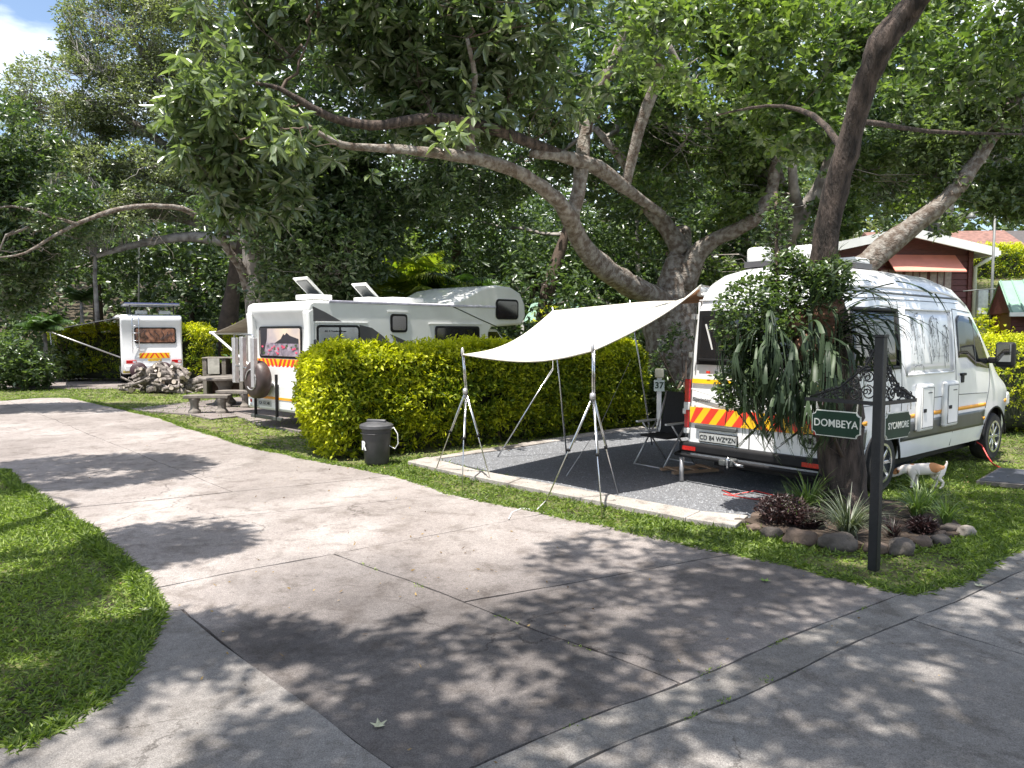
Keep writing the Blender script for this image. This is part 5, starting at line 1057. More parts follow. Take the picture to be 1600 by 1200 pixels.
# overhead canopy: throws the dappled shade over the corner
cv_ = [(-.4, 1.6, 8.2, 2.6, 1.7, .7), (2.0, 2.4, 8.5, 2.6, 2.1, .8), (4.1, 4.6, 8.4, 2.3, 2.1, .8), (.3, 3.8, 8.6, 1.6, 1.2, .5), (5.6, 1.7, 8.6, 2.2, 2.6, .7), (2.0, -.2, 8.2, 3.0, 1.9, .7), (4.3, 6.6, 8.0, 1.1, .9, .4)]
C = crown(T_, cv_, 5600, 6, .15, .08, LF_MID, 'overhead_crown', 5.5, -.12, .1, seed=23)
twigs(T_, [l1, l2], C[:300], BARKD, .03, 'overhead_branches')
# staghorn fern: many forked straps
fc = Vector(P(1262, 560, ty-.28))
fe = empty('staghorn_fern', fc, label='big dark staghorn fern hanging on the leaning trunk', category='fern')
def frond(seed, L_, wd, forks=3, curl=1.0):
    r2 = random.Random(seed); g = MB()
    def rib(p, th, L, w0, w1, n, lev, yaw):
        vs = []; q = Vector(p); t = th; y = yaw
        for i in range(n+1):
            w_ = (w0+(w1-w0)*i/n)/2; dz = .3*w_
            vs += [q+Vector((-math.sin(y)*w_, math.cos(y)*w_, dz)), q, q+Vector((math.sin(y)*w_, -math.cos(y)*w_, dz))]
            q = q+Vector((math.cos(t)*math.cos(y), math.cos(t)*math.sin(y), math.sin(t)))*L/n; t -= curl*r2.uniform(.16, .36); t = max(t, -1.5)
            y += r2.uniform(-.08, .08)
        g.add(vs, [(3*i+a, 3*i+a+1, 3*i+a+4, 3*i+a+3) for i in range(n) for a in (0, 1)])
        if lev > 0:
            for sg in ((-1, 1) if lev < 3 else (-1, 0, 1)): rib(q-Vector((math.cos(t)*math.cos(y), math.cos(t)*math.sin(y), math.sin(t)))*L/n*.9, t, L*r2.uniform(.5, .75), w1*.62, w1*.38 if lev > 1 else .003, max(2, n-2), lev-1, y+sg*r2.uniform(.22, .5))
    rib((0, 0, 0), r2.uniform(.1, .9), L_*.5, wd*.5, wd*1.25, 5, forks, 0)
    me = bpy.data.meshes.new('frond'); me.from_pydata(g.v, [], g.f); me.polygons.foreach_set('use_smooth', [True]*len(me.polygons)); me.materials.append(LF_STAG)
    a = me.attributes.new('rnd', 'FLOAT', 'FACE'); a.data.foreach_set('value', [r2.uniform(.1, .9)]*len(me.polygons)); return me
frs = [frond(i, .74+.06*(i % 4), .034+.007*(i % 3), 3, .8+.15*(i % 3)) for i in range(14)]+[frond(40+i, .72+.05*i, .058, 2, .34+.08*i) for i in range(5)]
r2 = random.Random(9)
for i in range(298):
    if i < 40:    # right-hand sprays, lifted
        base = Vector((r2.uniform(.05, .30), r2.uniform(-.3, .0), r2.uniform(.05, .60))); yaw = r2.uniform(-.8, .4); tilt = r2.uniform(-.35, .75); sc_ = r2.uniform(.7, 1.15)
    elif i < 190:  # hanging mass to the left and centre
        base = Vector((r2.uniform(-.62, .16), r2.uniform(-.36, .1), r2.uniform(-.28, .50))); yaw = r2.choice((pi, pi, -1.57, -2.3, -.8))+r2.uniform(-.6, .6); tilt = r2.uniform(-.2, .9); sc_ = r2.uniform(.6, 1.05)
    elif i < 240:  # short dense tufts filling the left and the heart of the clump
        base = Vector((r2.uniform(-.78, .1), r2.uniform(-.4, -.05), r2.uniform(-.45, .35))); yaw = r2.uniform(-3.4, -.4); tilt = r2.uniform(-.3, 1.1); sc_ = r2.uniform(.42, .68)
    elif i < 275:
        base = Vector((r2.uniform(-.45, .25), r2.uniform(-.35, 0), r2.uniform(-.42, .1))); yaw = r2.uniform(-2.9, -.3); tilt = r2.uniform(.4, 1.2); sc_ = r2.uniform(.55, .9)
    else:         # upright small ones on top
        base = Vector((r2.uniform(-.1, .2), r2.uniform(-.3, -.1), r2.uniform(.4, .75))); yaw = r2.uniform(-1.5, .8); tilt = r2.uniform(-1.3, -.6); sc_ = r2.uniform(.4, .65)
    share('frond', frs[14+i % 5] if i < 40 or i >= 275 else frs[r2.randrange(14)], fe, base, (0, tilt, yaw), (sc_, sc_, sc_))
for i, (a, b_, c_) in enumerate(((.05, -.05, .25), (-.15, .0, .35), (.12, -.1, .45), (-.05, -.12, .1), (.18, 0, .2))):
    g = MB(); n_ = 16; vs = [(0, -.06, 0)]
    for k in range(n_): a_ = 2*pi*k/n_; q = .17*(1+.12*math.sin(a_*5+i)); vs.append((q*math.cos(a_), .03, q*1.2*math.sin(a_)))
    g.add(vs, [(0, k+1, (k+1) % n_+1) for k in range(n_)]); o = g.build('shield_frond', mat('brown_shield_frond', (.15, .075, .045), .85, .35, 7), fe, smooth=True); o.location = (a, b_-.08, c_); o.rotation_euler = (0, .3*i, .4*(i-2)); o.modifiers.new('thickness', 'SOLIDIFY').thickness = .01
# leafy climber on the left of the trunk
cl = empty('climbing_plant', (fc.x-.45, fc.y-.1, fc.z+.3), label='small leaved climber bushing out over the fern against the van', category='climbing plant')
c0 = np.array(cl.location); C = inblobs([(*P(1185, 500, ty-.35), .46, .35, .46), (*P(1160, 600, ty-.3), .30, .25, .28), (*P(1220, 590, ty-.4), .35, .2, .3), (*P(1300, 440, ty-.35), .22, .2, .25), (*P(1235, 435, ty-.3), .25, .25, .28), (*P(1165, 560, ty-.35), .25, .25, .22), (*P(1215, 370, ty-.1), .12, .15, .45), (*P(1270, 470, ty-.35), .25, .2, .3)], 2300, .3, -.35, 6, 3)
B0, D0 = clusters(C, 4, .03, None, .2); leaves('foliage', B0-c0, D0, rng.uniform(.03, .07, len(B0)), .034, LF_MIX, cl, hi=True, rnd=np.clip(rng.normal(.3, .25, len(B0)), 0, 1), kind='stuff')
cst = [Vector((tx-.1, ty-.2, .6)), Vector(P(1250, 560, ty-.3)), Vector(P(1215, 480, ty-.35)), Vector(P(1212, 300, ty))]
twigs(cl, [cst], C[:90], BARKB, .008, 'stems')
MB().tube([Vector(p)-Vector(cl.location) for p in cst], .018, 6).build('vine', BARKB, cl, smooth=True)
# 2. the great spreading tree in the middle, lichen on its limbs
BT = empty('spreading_tree', (4.0, 17.2, 0), label='huge spreading tree with thick pale lichened limbs behind the tarpaulin', category='tree')
Yt = 17.0
la = limb(BT, [(4.0, 17.4, -.2), (3.95, 17.3, .8), Vector(P(1050, 560, Yt)), Vector(P(1052, 500, Yt)), Vector(P(1058, 440, Yt)), Vector(P(1062, 395, Yt+.2)), Vector(P(1065, 360, Yt+.5))], [.80, .64, .56, .52, .46, .27, .2], BARKL, 18, 'trunk', .2, 4, 1)
lb_ = limb(BT, [Vector(P(1040, 480, Yt-.2)), Vector(P(1005, 455, Yt-.9)), Vector(P(960, 432, Yt-1.8)), Vector(P(915, 392, Yt-2.9)), Vector(P(890, 340, Yt-3.7)), Vector(P(868, 310, Yt-4.1)), Vector(P(820, 275, Yt-4.5)), Vector(P(760, 252, Yt-4.9)), Vector(P(690, 240, Yt-5.3)), Vector(P(610, 232, Yt-5.6)), Vector(P(535, 226, Yt-5.9)), Vector(P(470, 190, Yt-6.1))], [.34, .26, .22, .18, .155, .135, .11, .09, .078, .066, .052, .025], BARKL, 14, 'limb', .2, 4, 2)
lc = limb(BT, [Vector(P(893, 345, Yt-3.6)), Vector(P(905, 290, Yt-3.5)), Vector(P(912, 230, Yt-3.4)), Vector(P(920, 170, Yt-3.3)), Vector(P(960, 90, Yt-3.2)), Vector(P(985, 20, Yt-3.0))], [.15, .13, .115, .10, .08, .05], BARKL, 12, seed=3)
ld_ = limb(BT, [Vector(P(1035, 335, Yt-1.8)), Vector(P(985, 300, Yt-2.6)), Vector(P(935, 262, Yt-3.3)), Vector(P(880, 245, Yt-3.9)), Vector(P(830, 240, Yt-4.3))], [.08, .11, .13, .10, .07], BARKL, 12, seed=4)
le = limb(BT, [Vector(P(1066, 450, Yt-.2)), Vector(P(1090, 395, Yt-.3)), Vector(P(1130, 368, Yt-.6)), Vector(P(1175, 345, Yt-.9)), Vector(P(1205, 300, Yt-1.0)), Vector(P(1215, 250, Yt-1.1)), Vector(P(1260, 190, Yt-1.2))], [.30, .20, .165, .15, .13, .11, .06], BARKL, 12, seed=5)
lf = limb(BT, [Vector(P(1068, 400, Yt)), Vector(P(1045, 360, Yt+.1)), Vector(P(1010, 320, Yt)), Vector(P(980, 260, Yt-.1)), Vector(P(930, 200, Yt-.2))], [.24, .2, .16, .12, .07], BARKL, 12, seed=6)
lg_ = limb(BT, [Vector(P(736, 246, 12.1)), Vector(P(735, 215, 12.0)), Vector(P(737, 170, 11.9)), Vector(P(742, 120, 11.8)), Vector(P(730, 60, 11.6))], [.075, .07, .06, .045, .03], BARKL, 8, seed=7)
lh = limb(BT, [Vector(P(912, 256, 13.5)), Vector(P(780, 205, 12.2)), Vector(P(690, 185, 11.8)), Vector(P(600, 195, 11.4)), Vector(P(540, 190, 11.2)), Vector(P(490, 170, 11.0)), Vector(P(440, 140, 10.8)), Vector(P(400, 130, 10.6))], [.10, .09, .08, .072, .066, .058, .042, .025], BARKD, 8, seed=8)
li = limb(BT, [Vector(P(975, 300, Yt-2.7)), Vector(P(1000, 200, Yt-3)), Vector(P(1030, 110, Yt-3.4)), Vector(P(1020, 40, Yt-3.8))], [.1, .1, .09, .05], BARKL, 8, seed=9)
blb = [(*P(480, 215, 10.7), .7, .5, .35), (*P(560, 250, 11.0), .5, .5, .3), (*P(660, 215, 11.2), .7, .5, .25), (*P(400, 110, 11.6), 1.3, 1.2, 1.2), (*P(330, 200, 11.8), .8, .9, .8), (*P(520, 50, 12.0), 1.5, 1.3, 1.0), (*P(480, 200, 12.0), 1.1, .9, .5), (*P(650, 60, 12.2), 1.5, 1.3, 1.1), (*P(700, 190, 12.4), 1.0, .9, .45), (*P(800, 40, 12.5), 1.4, 1.2, .9), (*P(870, 120, 12.8), 1.0, .9, .8), (*P(940, 40, 12.8), 1.1, 1.0, .8), (*P(400, 290, 12.0), .8, .8, .6), (*P(600, 130, 12.0), 1.3, 1.0, .6)]
C = crown(BT, blb, 1800, 8, .25, .085, LF_BIG, 'crown', 1.5, -.1, .35, .35, .03, True, 31, .5, curve=.3)
twigs(BT, [lb_, lc, lg_, lh, li], C[:330], BARKB, .032)
blb = [(*P(800, 250, 18.5), 1.9, 1.4, .9), (*P(720, 290, 18.5), 1.5, 1.2, .8), (*P(700, 60, 17), 4.0, 2.0, 1.7), (*P(900, 90, 18), 3.0, 2, 1.8), (*P(560, 150, 17.5), 2.2, 1.6, 1.5), (*P(1000, 260, 19), 1.6, 1.4, 1.4)]
C = crown(BT, blb, 3000, 7, .24, .085, LF_DARK, 'crown', 1.0, -.1, .3, .3, .05, False, 32, .6)
twigs(BT, [lb_, lf, lc], C[:160], BARKG, .05)
# 3. green maple-like tree behind the van
MT = empty('broadleaf_tree', (7.2, 17.5, 0), label='bright green broadleaf tree rising behind the camper van roof', category='tree')
m1 = limb(MT, [(7.2, 17.5, 0), (6.9, 17.5, 1.6), Vector(P(1228, 430, 17.3)), Vector(P(1222, 350, 17.2)), Vector(P(1208, 290, 17.0)), Vector(P(1190, 220, 17))], [.4, .36, .33, .3, .26, .2], BARKL, 14, 'trunk', .25, 4, 11)
m2 = limb(MT, [Vector(P(1218, 400, 17.2)), Vector(P(1250, 340, 16.6)), Vector(P(1290, 270, 16.2)), Vector(P(1310, 180, 16)), Vector(P(1300, 80, 15.8))], [.2, .16, .14, .1, .06], BARKG, 10, seed=12)
m3 = limb(MT, [Vector(P(1222, 370, 17.2)), Vector(P(1248, 338, 16.7)), Vector(P(1240, 290, 16)), Vector(P(1235, 230, 15.8)), Vector(P(1200, 150, 15.6))], [.14, .12, .1, .09, .05], BARKG, 10, seed=13)
m4 = limb(MT, [Vector(P(1200, 300, 17)), Vector(P(1130, 220, 16.6)), Vector(P(1080, 140, 16)), Vector(P(1040, 60, 15.8))], [.15, .12, .09, .05], BARKG, 10, seed=14)
blm = [(*P(1060, 120, 15.2), 1.5, 1.3, 1.3), (*P(1160, 60, 15.4), 1.8, 1.4, 1.2), (*P(1150, 200, 15.6), 1.6, 1.2, 1.1), (*P(1040, 260, 15.8), 1.0, 1.0, .9), (*P(1260, 130, 15.8), 1.6, 1.2, 1.2), (*P(1230, 250, 16), 1.5, 1.2, .7), (*P(1120, 310, 16.4), 1.2, 1, .6), (*P(1370, 280, 16.5), 1.7, 1.2, .8), (*P(1290, 340, 16.2), .8, .8, .5), (*P(1020, 390, 18), .7, .8, .6), (*P(1130, 420, 18.4), 1.1, .7, .4), (*P(1350, 60, 16), 1.5, 1.2, 1.2)]
C = crown(MT, blm, 4400, 7, .16, .095, LF_MID, 'crown', 2.8, .18, .3, .2, .06, False, 41, .8)
twigs(MT, [m1, m2, m3, m4], C[:420], BARKG, .035)
# 4. right-hand lichened tree leaning behind the van
RT = empty('lichened_tree', (6.6, 13.9, 0), label='pale lichened limb slanting up behind the van roof to the right', category='tree')
n1 = limb(RT, [(6.9, 15.5, 0), (6.9, 15.6, 1.5), Vector(P(1330, 440, 15.5)), Vector(P(1370, 400, 15.4)), Vector(P(1420, 358, 15.3)), Vector(P(1470, 318, 15.2)), Vector(P(1505, 280, 15.1)), Vector(P(1560, 200, 15)), Vector(P(1620, 100, 15))], [.32, .26, .22, .22, .20, .18, .15, .11, .05], BARKL, 14, 'trunk', .2, 4, 15)
blr = [(*P(1530, 250, 15.5), 1.2, 1.2, .9), (*P(1480, 220, 15.8), 1.3, 1.1, .8), (*P(1590, 150, 15), 1.2, 1.2, 1.1), (*P(1600, 300, 15.8), .9, .9, .55), (*P(1430, 350, 17.5), .9, .8, .4)]
C = crown(RT, blr, 2400, 7, .15, .075, LF_MIX, 'crown', 1.6, -.1, .3, .2, .05, False, 42)
twigs(RT, [n1], C[:220], BARKG, .035)
# 5. far right tree
FT = empty('tall_right_tree', (12, 23, 1.5), label='tall tree with forked pale trunk filling the upper right corner', category='tree')
f1 = limb(FT, [(12.6, 23, 1.2), Vector(P(1472, 330, 23)), Vector(P(1475, 220, 23)), Vector(P(1465, 150, 23)), Vector(P(1448, 80, 23)), Vector(P(1450, 0, 23))], [.36, .3, .28, .26, .2, .12], BARKG, 12, 'trunk', .2, 4, 17)
f2 = limb(FT, [Vector(P(1476, 190, 23)), Vector(P(1440, 150, 22.5)), Vector(P(1410, 90, 22)), Vector(P(1380, 20, 21.5))], [.2, .16, .12, .08], BARKG, 10, seed=18)
f3 = limb(FT, [Vector(P(1476, 210, 23)), Vector(P(1520, 150, 23.4)), Vector(P(1560, 80, 23.8))], [.18, .14, .08], BARKG, 10, seed=19)
blf = [(*P(1420, 60, 22), 2.6, 2, 1.9), (*P(1540, 110, 23), 2.3, 2, 1.9), (*P(1500, 20, 22.5), 2.6, 2, 1.2), (*P(1350, 200, 22), 2.0, 1.6, 1.6), (*P(1590, 210, 24), 1.6, 1.5, 1.3), (*P(1400, 290, 24), 2.4, 1.5, 1.0), (*P(1560, 300, 25), 2.0, 1.5, .6)]
C = crown(FT, blf, 4600, 6, .22, .11, LF_MIX, 'crown', .9, -.1, .3, .15, .08, False, 43)
twigs(FT, [f1, f2, f3], C[:300], BARKG, .05)
# 6. tree left of the photographer whose boughs reach over the lawn (its shade is in the picture)
OT = empty('overhanging_tree', (-7.6, 1.0, 0), label='tree beside the left lawn whose boughs shade the driveway', category='tree')
o1 = limb(OT, [(-7.6, 1.0, -.1), (-7.5, 1.2, 2.5), (-7.2, 1.6, 5), (-6.6, 3, 7.0), (-6.2, 6, 8.3)], [.35, .28, .24, .16, .06], BARKB, 12, 'trunk', .2, 4, 20)
o2 = limb(OT, [(-7.2, 1.6, 5), (-5.5, 1.7, 6.2), (-4.4, 1.4, 7.0), (-2.9, .9, 7.5)], [.18, .13, .09, .04], BARKB, 8, seed=21)
C = crown(OT, [(-4.35, 4.75, 7.2, .75, .95, .4), (-7.3, 8.1, 8.2, 1.7, 1.5, .5), (-5.4, 3.2, 6.8, 1.3, 1.5, .6), (-5.6, 1.7, 6.6, 1.6, 1.2, .6), (-3.4, 2.0, 7.2, 1.7, 1.1, .5), (-2.6, .6, 7.6, 1.8, 1.3, .5), ], 7200, 6, .13, .07, LF_MID, 'crown', 2.6, -.12, .1, seed=51)
twigs(OT, [o1, o2], C[:220], BARKB, .03)
# 7. broad umbrella tree far left
UT = empty('umbrella_tree', (-13.5, 33, 0), label='broad domed tree with fine pale branches against the sky at upper left', category='tree')
u1 = limb(UT, [(-12.5, 33, 0), (-12.4, 33, 2.5), Vector(P(370, 400, 33)), Vector(P(350, 330, 32.5)), Vector(P(300, 260, 32)), Vector(P(250, 190, 31.5))], [.42, .38, .34, .3, .24, .15], BARKB, 14, 'trunk', .2, 4, 22)
ul = [u1]
for i, pp_ in enumerate(([(350, 330), (280, 290), (200, 270), (110, 250), (40, 260)], [(345, 320), (270, 240), (190, 180), (110, 150)], [(340, 310), (290, 200), (240, 110), (200, 50)], [(350, 330), (330, 220), (320, 120), (330, 30)], [(360, 360), (280, 340), (180, 330), (90, 340), (10, 370)], [(370, 380), (300, 370), (220, 380), (150, 400)])):
    ul.append(limb(UT, [Vector(P(x, y, 32.5-.6*j-(i % 3)*.5)) for j, (x, y) in enumerate(pp_)], [.26, .2, .14, .09, .05][:len(pp_)], BARKG, 8, seed=30+i))
blu = [(*P(230, 60, 31), 3.4, 2.6, 1.9), (*P(140, 150, 30.5), 3.0, 2.4, 1.5), (*P(95, 200, 30), 1.8, 2, 1.1), (*P(250, 170, 31), 3.0, 2.4, 1.8), (*P(60, 280, 29), 2.6, 2.2, 1.6), (*P(180, 280, 30), 3.4, 2, 1.4), (*P(320, 40, 31), 3.0, 2.2, 2.0), (*P(330, 130, 31), 2.6, 2, 2.2), (*P(100, 340, 29), 3, 2, 1.1), (*P(270, 290, 31), 2.6, 2, 1.4), (*P(235, -10, 31), 2.2, 2, 1.0)]
C = crown(UT, blu, 15000, 6, .18, .07, LF_OLIVE, 'crown', 2.6, -.15, .7, .1, .10, False, 52, .9)
twigs(UT, ul, C[:3200], mat('pale_twig', (.26, .24, .22), .9, .2, 5), .06, k=5, reach=5)
# 8. leafy dark trees left of centre
DT = empty('dark_leafy_tree', (-7.0, 20.5, 0), label='dense dark leafy tree standing behind the motorhome left of centre', category='tree')
d1 = limb(DT, [(-5.2, 20.5, 0), Vector(P(490, 450, 20.3)), Vector(P(478, 400, 20)), Vector(P(500, 340, 19.8)), Vector(P(520, 280, 19.5))], [.55, .5, .42, .3, .18], BARKB, 14, 'trunk', .2, 4, 24)
d2 = limb(DT, [(-6.9, 20.4, 0), Vector(P(400, 430, 20.2)), Vector(P(385, 330, 20)), Vector(P(395, 260, 19.8)), Vector(P(410, 200, 19.6))], [.35, .3, .26, .2, .12], BARKG, 12, seed=25)
d3 = limb(DT, [Vector(P(386, 330, 20)), Vector(P(380, 280, 19.6)), Vector(P(345, 210, 19.2))], [.2, .15, .08], BARKG, 10, seed=26)
d4 = limb(DT, [Vector(P(392, 470, 20.2)), Vector(P(380, 425, 19.9)), Vector(P(358, 392, 19.6)), Vector(P(342, 360, 19.3)), Vector(P(320, 345, 19)), Vector(P(285, 326, 18.6)), Vector(P(240, 322, 18.2)), Vector(P(195, 325, 17.8)), Vector(P(140, 342, 17.4)), Vector(P(90, 365, 17)), Vector(P(40, 395, 16.6)), Vector(P(0, 402, 16.3))], [.16, .12, .10, .085, .078, .07, .064, .056, .048, .036, .026, .014], BARKL, 10, seed=27)
d5 = limb(DT, [Vector(P(120, 350, 17.2)), Vector(P(70, 335, 17)), Vector(P(20, 322, 16.8)), Vector(P(-20, 330, 16.6))], [.04, .035, .025, .012], BARKL, 8, seed=28)
bld = [(*P(420, 330, 18.5), 1.6, 1.4, 1.5), (*P(520, 380, 18.8), 1.7, 1.4, 1.3), (*P(440, 430, 19), 1.4, 1.2, .8), (*P(560, 300, 19.5), 1.8, 1.4, 1.4), (*P(620, 260, 20), 1.8, 1.4, 1.0), (*P(480, 250, 19.5), 2.0, 1.4, 1.2), (*P(540, 440, 19.2), 1.0, .9, .6), (*P(370, 420, 19.5), .8, .8, .7)]
C = crown(DT, bld, 5000, 7, .20, .085, LF_DARK, 'crown', 1.3, -.1, .4, .3, .05, False, 53)
twigs(DT, [d1, d2, d3], C[:300], BARKG, .04)
n_ = 26; tg = [np.array(P(rng.uniform(0, 300), rng.uniform(330, 420), rng.uniform(16.5, 18.5))) for _ in range(n_)]; twigs(DT, [d4, d5], tg, BARKL, .018, 'bare_twigs', 6)
# 9. near dark foliage at the left edge
NT = empty('left_edge_tree', (-16, 18, 0), label='dark tree whose foliage fills the left edge above the hedge', category='tree')
q1 = limb(NT, [(-14.6, 18.4, 0), (-14.4, 18.4, 3), Vector(P(-70, 300, 18.3)), Vector(P(-40, 220, 18.2))], [.3, .26, .2, .12], BARKB, 10, 'trunk', .2, 4, 29)
C = crown(NT, [(*P(10, 240, 17.5), 1.5, 1.5, 1.3), (*P(20, 330, 17.8), 1.9, 1.5, 1.3), (*P(-30, 420, 18), 1.6, 1.4, 1.2), (*P(80, 290, 18.5), 1.3, 1.2, .8)], 2600, 7, .17, .075, LF_MIX, 'crown', 1.6, -.05, .4, .25, .05, False, 54, rb=.2)
twigs(NT, [q1], C[:120], BARKG, .035)
# 10. trees of the wood behind, each with its own trunk
wood = [(-2.2, 25.5, 8.2, 3.0, 'dark leafy tree just behind the roof hatches of the big motorhome'), (1.2, 24.5, 8.6, 3.2, 'dark leafy tree under the long lichened limb'), (5.6, 25.5, 9.0, 3.2, 'dark leafy tree behind the fork of the thick limbs'), (-27, 34, 9.5, 5.2, 'dark tree behind the far left bin'), (-22, 40, 11, 5.6, 'tall dark tree at the back left of the lawn'), (-16.5, 38.5, 8.0, 4.4, 'dark tree right behind the small far motorhome'), (-11, 41, 9.0, 4.6, 'dark tree right of the small far motorhome roof'), (-7.5, 33, 7.0, 3.6, 'dark tree behind the rear of the big motorhome'),
        (-3.2, 34, 6.6, 3.6, 'shadowy tree above the roof hatches of the big motorhome'), (1.0, 31, 6.8, 3.2, 'dark tree over the over cab bulge of the motorhome'), (3.9, 29, 7.2, 3.0, 'dark tree immediately left of the great spreading trunk'), (8.6, 27, 7.6, 3.0, 'shadowy tree right behind the great spreading trunk'), (-33, 28, 9, 5, 'dark tree beyond the left edge of the lawn'), (-12.5, 52, 13, 6, 'tall far tree showing between the dark crowns'), (3, 50, 11.5, 5.5, 'far tree in the gap above the palms'),
        (14, 40, 12, 4.6, 'far tree above the cabin roof'), (22, 42, 12, 5, 'far tree beyond the lamp post'), (30, 40, 11, 5, 'far tree at the right edge on the hill')]
for i, (x, y, H_, r_, lb) in enumerate(wood):
    z0 = float(terr(x, y)); W_ = empty('woodland_tree', (x, y, z0), label=lb, category='tree', group='trees of the wood behind the pitches')
    tr = limb(W_, [(x, y, z0-.2), (x+rng.normal(0, .2), y, z0+H_*.3), (x+rng.normal(0, .4), y, z0+H_*.65)], [.35, .27, .12], BARKB, 9, 'trunk', .2, 4, i)
    bl = [(x+rng.normal(0, r_*.4), y+rng.normal(0, r_*.25), z0+H_*f_, r_*s_, r_*s_*.8, H_*.20) for f_, s_ in ((.92, .5), (.75, .8), (.6, .95), (.45, .95), (.3, .85), (.6, .7), (.17, .8))]
    m_ = (LF_DARK, LF_MIX, LF_DARK, LF_OLIVE)[i % 4 if i > 11 else (i % 2)*0]; C = crown(W_, bl, int(1500*min(1.5, 30/y*1.2)), 6, .0095*y*.95, .0095*y*.5, m_, 'crown', 1.0, -.1, .4, .2, .18, False, 60+i)
    twigs(W_, [tr], C[:70], BARKG, .05)
# far wooded slope that closes the view
n = 32000; x = rng.uniform(-75, 75, n); y = rng.uniform(46, 75, n); hmx = 5.0+5.5*np.clip((-x-6)/16, 0, 1)+5*np.clip((x-6)/14, 0, 1)+1.6*pn(np.stack([x, y, x*0], 1), .35, 7)
z = terr(x, y)+hmx*rng.random(n)**.6
Bp = np.stack([x, y, z], 1); leaves('far_wood', Bp, nrm(rng.normal(0, 1, (n, 3))+[0, -.3, .1]), rng.uniform(.5, 1.0, n), rng.uniform(.4, .7, n), LF_MIX, flat=.9, rnd=np.clip(.3+.3*pn(Bp, .5, 9)+rng.normal(0, .2, n), 0, 1), label='far wooded slope closing the view behind the camp site', category='wood', kind='stuff')
# undergrowth along the edge of the wood
n = 5200; x = rng.uniform(-30, 9, n); y = 33.5+rng.normal(0, 1.4, n)+.08*np.abs(x); z = np.abs(rng.normal(0, .75, n))*(1+.5*pn(np.stack([x, y, y*0], 1), .8, 3)); Cc = np.stack([x, y, z+terr(x, y)], 1); B0, D0 = clusters(Cc, 5, .12, None, .0)
leaves('undergrowth', B0, D0, rng.uniform(.18, .42, len(B0)), .12, LF_DARK, flat=.7, rnd=rng.random(len(B0)), label='dark undergrowth along the foot of the wood', category='undergrowth', kind='stuff')
# shrubs and palms
def shrub(px, py, Y, r_, h_, m, ll, lb, ncl=500, name='shrub', rb=None):
    x, _, _ = P(px, py, Y); z0 = float(terr(x, Y)); e = empty(name, (x, Y, z0), label=lb, category='shrub')
    C = inblobs([(0, 0, h_*.55, r_, r_*.9, h_*.5), (r_*.4, 0, h_*.3, r_*.7, r_*.6, h_*.32), (-r_*.45, .1, h_*.35, r_*.6, r_*.6, h_*.35)], ncl, .4, -.3, 2, int(px)); B0, D0 = clusters(C, 6, ll*.3, None, .1); leaves('foliage', B0, D0, ll*rng.uniform(.6, 1.2, len(B0)), ll*.42, m, e, rnd=None if rb is None else np.clip(rb+rng.normal(0, .2, len(B0)), 0, 1), kind='stuff')
    mb = MB()
    for q in range(5): mb.tube([(0, 0, 0), (rng.normal(0, r_*.2), rng.normal(0, r_*.2), h_*.4), (rng.normal(0, r_*.5), rng.normal(0, r_*.4), h_*.8)], [.03, .022, .01], 5)
    mb.build('stem', BARKB, e, kind='stuff')
shrub(30, 590, 25.5, 1.1, 1.9, LF_DARK, .22, 'dark shrub behind the pale bin at the far left'); shrub(100, 560, 29.5, .9, 2.2, LF_MIX, .2, 'mid green shrub left of the golden far hedge', 300)
shrub(735, 490, 23, .9, 2.9, LF_MIX, .14, 'wispy pale shrub rising over the right end of the motorhome hedge', 420); shrub(850, 500, 17.2, .7, 2.5, LF_GOLD, .10, 'loose golden shoots above the hedge beside the over cab bulge', 200, rb=.6)
shrub(1060, 610, 15.6, .55, 1.9, LF_DARK, .12, 'dark shrub between power post and camper van', 420); shrub(1000, 640, 15.9, .5, 1.2, LF_DARK, .12, 'low dark shrub beyond the far kerb of the gravel pitch', 260)
shrub(610, 420, 22.3, 1.3, 4.9, LF_MIX, .2, 'pale shrubby tree behind the palms', 600, rb=.8); shrub(560, 440, 25, 1.1, 3.4, LF_MIX, .2, 'leafy shrub left of the palms behind the roof hatches', 420)
shrub(375, 590, 24.5, .5, 1.1, LF_STRAP, .3, 'bright green plant beside the woodpile', 60); shrub(1595, 470, 21, .8, 1.6, LF_GOLD, .12, 'golden bush behind the green roofed hut', 260, rb=.6)
shrub(1535, 490, 18.6, .6, 1.9, LF_GOLD, .10, 'golden layered bush left of the green roofed hut', 300, rb=.6)
